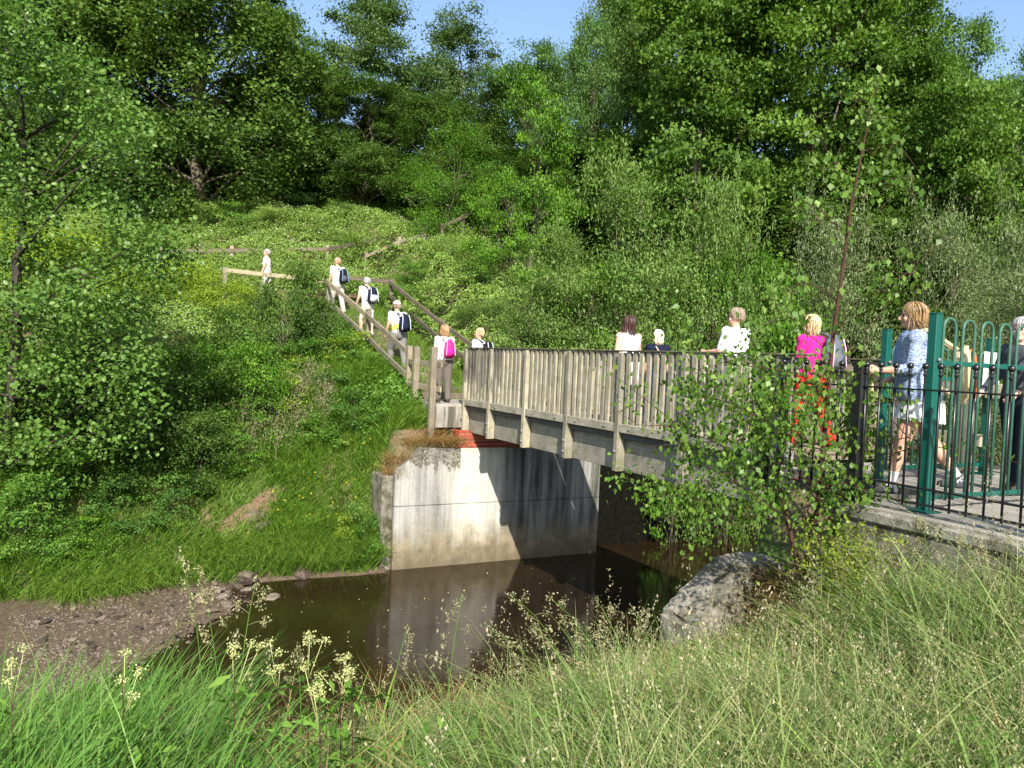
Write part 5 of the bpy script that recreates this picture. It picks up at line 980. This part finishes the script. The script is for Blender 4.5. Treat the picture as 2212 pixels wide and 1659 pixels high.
def person(label, loc, rot, h, top, bottom, hair, style, skin=SKIN, shoe=None, sleeve=.55, legs=2.0, hipL=.25, kneeL=.15, hipR=-.25, kneeR=.2, armL=(.1, .3), armR=(-.1, .3), abd=.12, loose=1.0, voxel=.016, fem=True, head_turn=0.0, hem=.0, bulk=1.1, extra=None, lean=.04, cap=False, sock=None, bend=0.0, glasses=False):
    """a standing or walking figure built round a jointed skeleton; facing local +y"""
    s = h / 1.72; shoe = shoe or M['shoe']; mats = [skin, top, bottom, shoe, sock or skin, extra or top, LIP]; P = []; w = .93 if fem else 1.0
    def leg(sx, a, k):
        hip = np.array([sx * .092 * bulk, 0, .9]); kn = hip + .43 * np.array([0, math.sin(a), -math.cos(a)]); an = kn + .41 * np.array([0, math.sin(a - k), -math.cos(a - k)]); return hip, kn, an
    LL, RR = leg(-1, hipL, kneeL), leg(1, hipR, kneeR); drop = min(LL[2][2], RR[2][2]) - .085
    for hip, kn, an in (LL, RR):
        for q in (hip, kn, an): q[2] -= drop
        f = 1.12 * loose if legs >= 1.0 else bulk; th = lambda t: 2 if t <= legs + 1e-6 else 0; P.append(capsule(hip, kn, .092 * (f if legs >= .5 else 1), .062 * f if legs >= 1 else .057 * bulk, th, 9)); sh = lambda t: 2 if 1 + t <= legs + 1e-6 else (4 if sock and t > .68 else 0)
        P.append(capsule(kn, an, .058 * f if legs >= 1.3 else .054 * bulk, (.058 if legs >= 2 else .036) * (loose if legs >= 2 else 1), sh, 9))
        if legs < 1.5: P.append(ellip(kn + (an - kn) * .3 + np.array([0, -.018, 0]), (.05, .054, .1), 0))
        P.append(capsule(an + np.array([0, -.035, -.045]), an + np.array([0, .15, -.055]), .038, .032, 3, 5)); P.append(ellip(an + np.array([0, .05, -.035]), (.043, .1, .042), 3)); P.append(ellip(an + np.array([0, -.01, -.02]), (.04, .055, .045), 3))
    z0 = -drop; lf = lambda z: lean * (z - .9) * 1.0 + bend * max(0, z - .95)
    tl = lambda z: 2 if z < .97 + hem * -1 else 1; rz = [.80, .86, .92, .97, 1.03, 1.1, 1.2, 1.3, 1.38, 1.43, 1.465]; rx = [.12, .165, .175, .17, .158, .152, .162, .178, .182, .16, .09]; ry = [.08, .118, .128, .122, .112, .108, .115, .12, .11, .09, .06]
    if not fem: rx = [.115, .155, .165, .165, .163, .166, .178, .195, .2, .175, .09]
    if hem > 0: rx = [a + .02 * (z < 1.25) for a, z in zip(rx, rz)]; ry = [a + .02 * (z < 1.25) for a, z in zip(ry, rz)]
    rx = [a * bulk for a in rx]; ry = [a * bulk for a in ry]
    P.append(loft([(z + z0, a * (1.04 if tl(z) == 1 else 1), b * (1.06 if tl(z) == 1 else 1), 0, lf(z)) for z, a, b in zip(rz, rx, ry)], [tl(z) for z in rz]))
    if fem: P.append(ellip((-.07, .085 + lf(1.24), 1.24 + z0), (.075, .06, .075), 1)); P.append(ellip((.07, .085 + lf(1.24), 1.24 + z0), (.075, .06, .075), 1))
    for sx, (sh_, el) in ((-1, armL), (1, armR)):
        so = np.array([sx * .185 * w * (.3 + .7 * bulk), lf(1.4), 1.405 + z0]); e = so + .275 * np.array([sx * abd, math.sin(sh_), -math.cos(sh_)]); wr = e + .245 * np.array([-sx * .1 * (el > .8), math.sin(sh_ + el), -math.cos(sh_ + el)]); ul = lambda t: 1 if t <= sleeve + 1e-6 else 0; fl = lambda t: 1 if 1 + t <= sleeve + 1e-6 else 0
        k = (1.2 if sleeve > 0 else 1.0) * (.35 + .65 * bulk); P.append(ellip(so, (.062 * k * w, .062 * k, .06 * k), 1 if sleeve > .05 else 0)); P.append(capsule(so, e, .053 * k * w, .043 * (k if sleeve >= 1 else 1), ul, 9)); P.append(capsule(e, wr, .042 * (k if sleeve > 1.2 else 1), .028 * (1.3 if sleeve >= 2 else 1), fl, 9))
        d = unit(wr - e); pc = wr + d * .055; side = np.array([1.0, 0, 0]); fwd = unit(np.cross(side * sx, d)) * sx; P.append(capsule(wr, pc + d * .02, .024, .027, 0, 4)); P.append(ellip(pc, (.02, .034, .042), 0, Vector((0, 0, -1)).rotation_difference(Vector(d)))); across = unit(np.cross(d, side))
        for q in range(4):
            off = across * (q - 1.5) * .019; b0 = pc + d * .03 + off; L_ = (.062, .074, .07, .055)[q]; cu = -side * sx * .4 + d; m1 = b0 + unit(cu) * L_ * .5; m2 = m1 + unit(d * .5 - side * sx * .9) * L_ * .5; P.append(capsule(b0, m1, .0105, .01, 0, 3, 6)); P.append(capsule(m1, m2, .01, .0085, 0, 3, 6))
        sg = 1 if across[1] > 0 else -1; b0 = pc - d * .02 + across * sg * .028; P.append(capsule(b0, b0 + across * sg * .025 + d * .035, .0125, .011, 0, 3, 6)); P.append(capsule(b0 + across * sg * .025 + d * .035, b0 + across * sg * .02 + d * .062, .011, .009, 0, 3, 6))
    nk = np.array([0, lf(1.46), 1.46 + z0]); hd = np.array([0, lf(1.6) + .012, z0]); P.append(capsule(nk, nk + np.array([0, .018, .09]), .056 * w, .05 * w, 0, 5))
    ct, sn = math.cos(head_turn), math.sin(head_turn)
    def HP(x, y, z): return (hd[0] + x * ct - y * sn, hd[1] + x * sn + y * ct, hd[2] + z)
    P.append(ellip(HP(0, -.005, 1.625), (.076, .096, .108), 0)); P.append(ellip(HP(0, .03, 1.555), (.056, .062, .062), 0)); P.append(ellip(HP(0, .072, 1.525), (.026, .022, .02), 0)); P.append(capsule(HP(0, .088, 1.622), HP(0, .112, 1.585), .01, .0155, 0, 4, 8)); P.append(ellip(HP(0, .075, 1.645), (.05, .022, .014), 0))
    P.append(ellip(HP(0, .091, 1.551), (.024, .008, .005), 6)); P.append(ellip(HP(-.04, .06, 1.585), (.026, .026, .028), 0)); P.append(ellip(HP(.04, .06, 1.585), (.026, .026, .028), 0))
    for sx in (-1, 1): P.append(ellip(HP(sx * .078, -.01, 1.605), (.009, .022, .032), 0))
    me = fuse(P, voxel, 2, mats); me.transform(Matrix.Scale(s, 4)); me.name = 'body'
    e = tag(empty('person', loc, rot), label, 'person'); e['_z0'] = z0 * s; link('body', me, e)
    Mh = Matrix.Translation(Vector(hd) * s) @ Matrix.Rotation(head_turn, 4, 'Z')
    if style and not cap or style == 'crop':
        hm = hair_mesh(style, HAIR[hair], int(h * 1000) % 97 + len(label), s); o = link('hair', hm, e); o.matrix_basis = Mh
    bm = bmesh.new(); bmesh.ops.create_uvsphere(bm, u_segments=8, v_segments=6, radius=.011 * s); em = bpy.data.meshes.new('eye'); bm.to_mesh(em); bm.free(); em.materials.append(EYE)
    for sx in (-1, 1): o = link('eye', em, e); o.location = Vector(HP(sx * .032, .083, 1.62)) * s
    if glasses:
        g = Geo()
        for sx in (-1, 1):
            a = np.linspace(0, 6.28, 13); g.add(*tube(np.array([HP(sx * .033 + .022 * math.cos(t), .1, 1.615 + .016 * math.sin(t)) for t in a]) * s, [.003] * 13, 4)); g.add(*tube(np.array([HP(sx * .056, .098, 1.62), HP(sx * .08, .03, 1.62), HP(sx * .082, -.02, 1.615)]) * s, [.003] * 3, 4))
        link('glasses', g.mesh('glasses', M['black']), e)
    if cap:
        CP = [ellip((0, -.008, 1.655), (.098, .122, .105), 1)]; V, Q, T, L = CP[0]; k = V[:, 2] > 1.642; g = Geo(); g.add(V, [q for q in Q if k[list(q)].all()], None, .5); g.add(V, None, [t_ for t_ in T if k[list(t_)].all()], .5); a = np.linspace(-1.15, 1.15, 11); B = [[(.094 * math.sin(t), .108 * math.cos(t), 1.65), (.098 * math.sin(t), .11 * math.cos(t) + .08 * max(.2, math.cos(t)), 1.63)] for t in a]; VB = np.array(B).reshape(-1, 3); g.add(VB, [(2 * i, 2 * i + 1, 2 * i + 3, 2 * i + 2) for i in range(10)], None, .5); mc = g.mesh('cap', cap, True); mc.transform(Matrix.Scale(s, 4)); o = link('cap', mc, e); o.matrix_basis = Mh
    return e

def backpack(who, label, mat, mat2, trim, s=1.0, xoff=0.0, size=(.3, .17, .46), z=1.2, y=-.22, cat='backpack'):
    zo = who['_z0'] if '_z0' in who else 0; e = tag(empty('backpack', who.location, who.rotation_euler.z), label, cat)
    def rb(name, sx, sy, sz, c, m, taper=.75):
        bm = bmesh.new(); bmesh.ops.create_cube(bm, size=1.0); bmesh.ops.scale(bm, vec=(sx, sy, sz), verts=bm.verts); bmesh.ops.bevel(bm, geom=bm.edges[:], offset=min(sx, sy, sz) * .36, segments=3, affect='EDGES')
        for v in bm.verts:
            t_ = v.co.z / sz + .5; k = 1 - (1 - taper) * t_ ** 2; v.co.x *= k; v.co.y *= (.72 + .28 * (1 - t_)) if v.co.y < 0 else 1
        me = bpy.data.meshes.new(name); bm.to_mesh(me); bm.free(); me.materials.append(m); me.polygons.foreach_set('use_smooth', np.ones(len(me.polygons), bool)); o = link(name, me, e); o.location = Vector(c) * s + Vector((0, 0, zo)); return o
    rb('main_compartment', size[0] * s, size[1] * s, size[2] * s, (xoff, y, z), mat); rb('front_pocket', size[0] * .78 * s, .08 * s, size[2] * .45 * s, (xoff, y - size[1] * .5, z - size[2] * .2), mat2, .9)
    def tb(name, pts, r, m):
        g = Geo(); k = np.linspace(0, len(pts) - 1, 14); P = np.array(pts); P = np.stack([np.interp(k, range(len(pts)), P[:, c]) for c in range(3)], 1); g.add(*tube(P * s + np.array([0, 0, zo]), [r * s] * 14, 6)); link(name, g.mesh(name, m, True), e)
    for sx in (-1, 1):
        if xoff and sx * xoff < 0: continue
        x = xoff * .6 + sx * .095; tb('strap', [(x, y + .07, z + size[2] * .42), (x, -.03, 1.455), (x, .06, 1.44), (x * 1.05, .135, 1.3), (x * 1.2, .1, 1.12), (x * 1.25, y + .1, z - size[2] * .35)], .017, mat)
    for sx in (-1, 1): tb('piping', [(xoff + sx * size[0] * .3, y - size[1] * .3, z + size[2] * .45), (xoff + sx * size[0] * .36, y - size[1] * .52, z + size[2] * .15), (xoff + sx * size[0] * .42, y - size[1] * .56, z - size[2] * .38)], .011, trim)
    tb('grab_loop', [(xoff - .03, y + .04, z + size[2] * .45), (xoff, y + .03, z + size[2] * .5), (xoff + .03, y + .04, z + size[2] * .45)], .007, mat2); return e

F_ = {k: fabric(k + ' cloth', c) for k, c in {'white': (.74, .74, .73), 'pinkwhite': (.72, .6, .6), 'cream': (.62, .57, .46), 'stone': (.48, .45, .39), 'grey': (.17, .165, .155), 'taupe': (.13, .11, .095), 'navy': (.012, .015, .035), 'black': (.012, .012, .014), 'magenta': (.62, .02, .22), 'pink': (.66, .03, .17), 'pinkpale': (.75, .35, .5), 'red': (.6, .03, .025), 'denim': (.17, .26, .42), 'hivis': (.6, .75, .08), 'slate': (.1, .115, .14), 'khaki': (.5, .42, .25), 'orange': (.8, .16, .05), 'silver': (.5, .52, .56), 'dkjeans': (.02, .025, .045), 'charcoal': (.07, .075, .085), 'shoe': (.06, .05, .045)}.items()}
M['shoe'] = F_['shoe']
def marl():
    m, nt, b = nmat('blue grey marl knit', .9, .08); t = NT(nt); n = t.noise(t.coord('Object', (1, 1, 3.5)), 34, 5, .7, .4); t.l(t.ramp(n, [(.38, (.07, .1, .19)), (.49, (.2, .26, .38)), (.62, (.46, .51, .6))]), b.inputs['Base Color']); t.bump(n, .3, .01, b); return m
def striped():
    m, nt, b = nmat('white top with thin black stripes', .9, .08); t = NT(nt); z = t.sep(t.coord('Object'))[2]; k = t.math('FRACT', t.math('MULTIPLY', z, 26)); st_ = t.math('MULTIPLY', t.math('LESS_THAN', k, .26), t.math('LESS_THAN', z, 1.385)); t.l(t.mix(st_, (.78, .78, .77), (.05, .05, .06)), b.inputs['Base Color']); return m
MARL = marl(); STR = striped()
def spot(px, py, z):  # feet position under an image point on the deck or path
    p = at_z(px, py, z); return p
def place(e, x, y, z): e.location = (x, y, z)
STEP = lambda y: -.05 + max(0, math.floor((y - 17.05) / .5) + 1) * .142 if y > 17.05 else -.05
def xy(px, z): return ground_at(px, z)
def mk(px, z, gh, **k):
    x, y = xy(px, z); return person(loc=(x, y, gh(y) if callable(gh) else gh), **k)

p = mk(1355, 12.5, 0, label='brown-haired woman in sleeveless white striped top on the bridge', rot=.0, h=1.70, top=STR, bottom=F_['dkjeans'], hair='brown', style='long', sleeve=0, skin=SKIN2, armL=(.05, .15), armR=(.05, .15))
g = Geo(); Wt = []
for k in range(9):
    a = -1.9 + k * 3.8 / 8 + math.pi * 1.5; top_ = (.185 * math.cos(a), .145 * math.sin(a), .98); bot = (.24 * math.cos(a), .2 * math.sin(a), .62 + .05 * math.sin(k * 2.3)); Wt += [top_, ((top_[0] + bot[0]) / 2, (top_[1] + bot[1]) / 2, .8), bot]
g.add(np.array(Wt), [(3 * i + j, 3 * i + 3 + j, 3 * i + 4 + j, 3 * i + 1 + j) for i in range(8) for j in range(2)], None, .5); wj = g.mesh('tied_jacket', F_['white'], True); oj = link('tied_jacket', wj, p); so = oj.modifiers.new('t', 'SOLIDIFY'); so.thickness = .012
p = mk(1418, 12.9, 0, label='woman with ash blonde bob in navy top on the bridge', rot=-.1, h=1.52, top=F_['navy'], bottom=F_['dkjeans'], hair='ash', style='bob', sleeve=.5)
g = Geo(); k = np.linspace(0, 1, 12); g.add(*tube(np.stack([-.13 + .3 * k, -.125 - .03 * np.sin(k * 3.1), 1.27 - .46 * k], 1), [.012] * 12, 6)); sb = tag(empty('shoulder_bag', p.location, p.rotation_euler.z), 'dark shoulder bag with tan strap worn by the woman with the ash bob', 'bag'); link('strap', g.mesh('strap', F_['khaki'], True), sb); sbm = box_mesh(.1, .26, .22, F_['black'], .03); o = link('bag_body', sbm, sb); o.location = (.22, -.02, .76)
p = mk(1586, 11.2, 0, label='man with short grey brown hair in a plain white shirt on the bridge', rot=.15, h=1.80, top=F_['white'], bottom=F_['grey'], hair='greybrown', style='crop', sleeve=.9, fem=False, glasses=True, head_turn=.35, armL=(.3, 1.2), armR=(.25, 1.1), loose=1.15)
pp = tag(link('paper_sheet', box_mesh(.21, .004, .29, M['paper'], .001), None, tuple(np.array(p.location) + np.array([-.13, .4, 1.02]))), 'white sheet of paper held by the man in the white shirt', 'paper'); pp.rotation_euler = (-.7, 0, .2)
p = mk(1750, 9.9, 0, label='blonde woman in magenta top and red trousers at the near bridge end', rot=.05, h=1.66, top=F_['magenta'], bottom=F_['red'], hair='blonde', style='bob', sleeve=.9, armL=(.1, .7), armR=(.0, .4), loose=1.25)
backpack(p, 'grey and pink backpack slung on the right shoulder of the magenta top', F_['slate'], F_['slate'], F_['pinkpale'], xoff=.12)
jk = tag(empty('tied_jumper', p.location, .05), 'red jumper tied round the waist of the blonde woman', 'jumper'); g = Geo()
for sx in (-1, 1): k = np.linspace(0, 1, 8); g.add(*tube(np.stack([sx * (.02 + .17 * np.sin(k * 1.6)), .16 - .1 * k, .93 - .45 * k * k], 1), np.linspace(.04, .028, 8), 7))
link('sleeves', g.mesh('sleeves', F_['red'], True), jk)
# walkers beyond the bridge
p = mk(957, 17.1, -.05, label='woman with ginger hair, white t-shirt and taupe trousers on the landing', rot=.1, h=1.64, top=F_['white'], bottom=F_['taupe'], hair='ginger', style='bob', sleeve=.5, loose=1.3, hipL=.06, hipR=-.06, kneeL=.05, kneeR=.05)
backpack(p, 'bright pink backpack on the ginger-haired woman', F_['pink'], F_['magenta'], F_['pinkpale'], size=(.27, .16, .42), s=.95)
p = mk(1033, 17.2, -.05, label='blonde woman with a hair bun and white top behind the slatted parapet', rot=.55, h=1.62, top=F_['white'], bottom=F_['grey'], hair='blonde', style='bun', sleeve=.6, head_turn=.5)
backpack(p, 'black backpack on the woman with the hair bun', F_['black'], F_['charcoal'], F_['silver'], s=.95)
p = mk(858, 19.9, lambda y: STEP(y), label='man in white cap, yellow and white shirt and grey trousers climbing the steps', rot=.25, h=1.74, top=F_['white'], bottom=F_['grey'], hair='greybrown', style='crop', cap=F_['cream'], fem=False, sleeve=.6, loose=1.25, hipL=.55, kneeL=.75, hipR=-.12, kneeR=.1, lean=.22, armL=(.15, .3))
backpack(p, 'navy and white backpack on the man in the cap', F_['navy'], F_['navy'], F_['silver'], size=(.31, .2, .46), y=-.2)
hv = ellip((0, 0, 0), (1, 1, 1), 0); bm = bmesh.new(); bmesh.ops.create_cone(bm, cap_ends=False, segments=20, radius1=.19, radius2=.185, depth=.15); bmesh.ops.scale(bm, vec=(1.02, .74, 1), verts=bm.verts); vm = bpy.data.meshes.new('vest_band'); bm.to_mesh(vm); bm.free(); vm.materials.append(F_['hivis']); vm.polygons.foreach_set('use_smooth', np.ones(len(vm.polygons), bool)); o = link('vest_band', vm, p); o.location = (0, .03, 1.1 + p['_z0'])
p = mk(788, 22.6, lambda y: STEP(y), label='grey-haired walker in pale pink shirt and cream shorts on the steps', rot=.3, h=1.70, top=F_['pinkwhite'], bottom=F_['cream'], hair='grey', style='crop', fem=False, sleeve=.6, legs=.95, sock=F_['white'], loose=1.25, hipL=.45, kneeL=.6, hipR=-.1, kneeR=.1, lean=.15, skin=SKIN2, armL=(.25, .25))
backpack(p, 'navy and silver backpack on the walker in shorts', F_['navy'], F_['silver'], F_['silver'], size=(.32, .2, .46), y=-.2)
p = mk(722, 24.6, lambda y: STEP(min(y, 24.6)), label='man with reddish bald head, white shirt and pale trousers near the top of the steps', rot=.45, h=1.76, top=F_['white'], bottom=F_['stone'], hair='bald', style='crop', fem=False, sleeve=.6, loose=1.2, hipL=.35, kneeL=.4, hipR=-.15, kneeR=.15, lean=.1, glasses=True, armL=(.1, .2))
backpack(p, 'black backpack with blue bottle on the man at the top of the steps', F_['black'], F_['charcoal'], F_['denim'], size=(.3, .19, .46))
x, y = xy(568, 25.6); p = person(label='walker in pale pink top half hidden by leaves on the upper path', loc=(x, y, float(H(x, y)) - .02), rot=1.2, h=1.66, top=F_['pinkwhite'], bottom=F_['stone'], hair='grey', style='crop', sleeve=.5)
# at the gate
p = mk(1985, 6.95, -.08, label='smiling woman with sandy layered hair, denim shirt and blue marl cardigan at the gate', rot=.68, h=1.68, top=MARL, bottom=F_['denim'], hair='sandy', style='layer', sleeve=1.45, legs=.42, shoe=F_['charcoal'], sock=F_['white'], hem=.17, bulk=1.27, armL=(.12, 1.35), armR=(.1, .9), hipL=.28, kneeL=.1, hipR=-.3, kneeR=.35, voxel=.0095, lean=.05, bend=.06, head_turn=.05)
z0 = p['_z0']; s_ = 1.70 / 1.72
bm = bmesh.new(); bmesh.ops.create_uvsphere(bm, u_segments=20, v_segments=14, radius=1.0)
for v in bm.verts: v.co = Vector((v.co.x * .15, v.co.y * .125, v.co.z * .31))
sm = bpy.data.meshes.new('denim_shirt'); bm.to_mesh(sm); bm.free(); sm.materials.append(F_['denim']); sm.polygons.foreach_set('use_smooth', np.ones(len(sm.polygons), bool)); o = link('denim_shirt', sm, p); o.location = (0, .1, 1.15 + z0); o.rotation_euler = (-.04, 0, 0)
g = Geo(); 
for sx in (-1, 1): g.add(*tube(np.array([(sx * .065, -.02, 1.475), (sx * .062, .05, 1.46), (sx * .03, .085, 1.42)]) * s_ + np.array([0, 0, z0]), [.016, .018, .008], 6))
link('collar', g.mesh('collar', F_['denim'], True), p)
bm = bmesh.new(); bmesh.ops.create_cone(bm, cap_ends=False, segments=22, radius1=.26, radius2=.22, depth=.2); bmesh.ops.scale(bm, vec=(1, .8, 1), verts=bm.verts); sk = bpy.data.meshes.new('shirt_tail'); bm.to_mesh(sk); bm.free(); sk.materials.append(F_['white']); sk.polygons.foreach_set('use_smooth', np.ones(len(sk.polygons), bool)); o = link('shirt_tail', sk, p); o.location = (0, -.025, .76 + z0); o.rotation_euler = (.08, 0, 0)
kb = backpack(p, 'khaki rucksack with red tab behind the green gate post', F_['khaki'], F_['khaki'], F_['orange'], size=(.26, .15, .5), z=1.08, y=-.34)
p = mk(2206, 7.3, -.08, label='grey-haired person in charcoal jacket standing behind the hooped gate', rot=1.35, h=1.60, top=F_['charcoal'], bottom=F_['dkjeans'], hair='grey', style='bob', sleeve=1.9, armL=(.35, .5), armR=(.3, .5), hipL=.08, hipR=-.08, kneeL=.05, kneeR=.08, voxel=.0105, skin=SKIN2, loose=1.15, head_turn=.35)
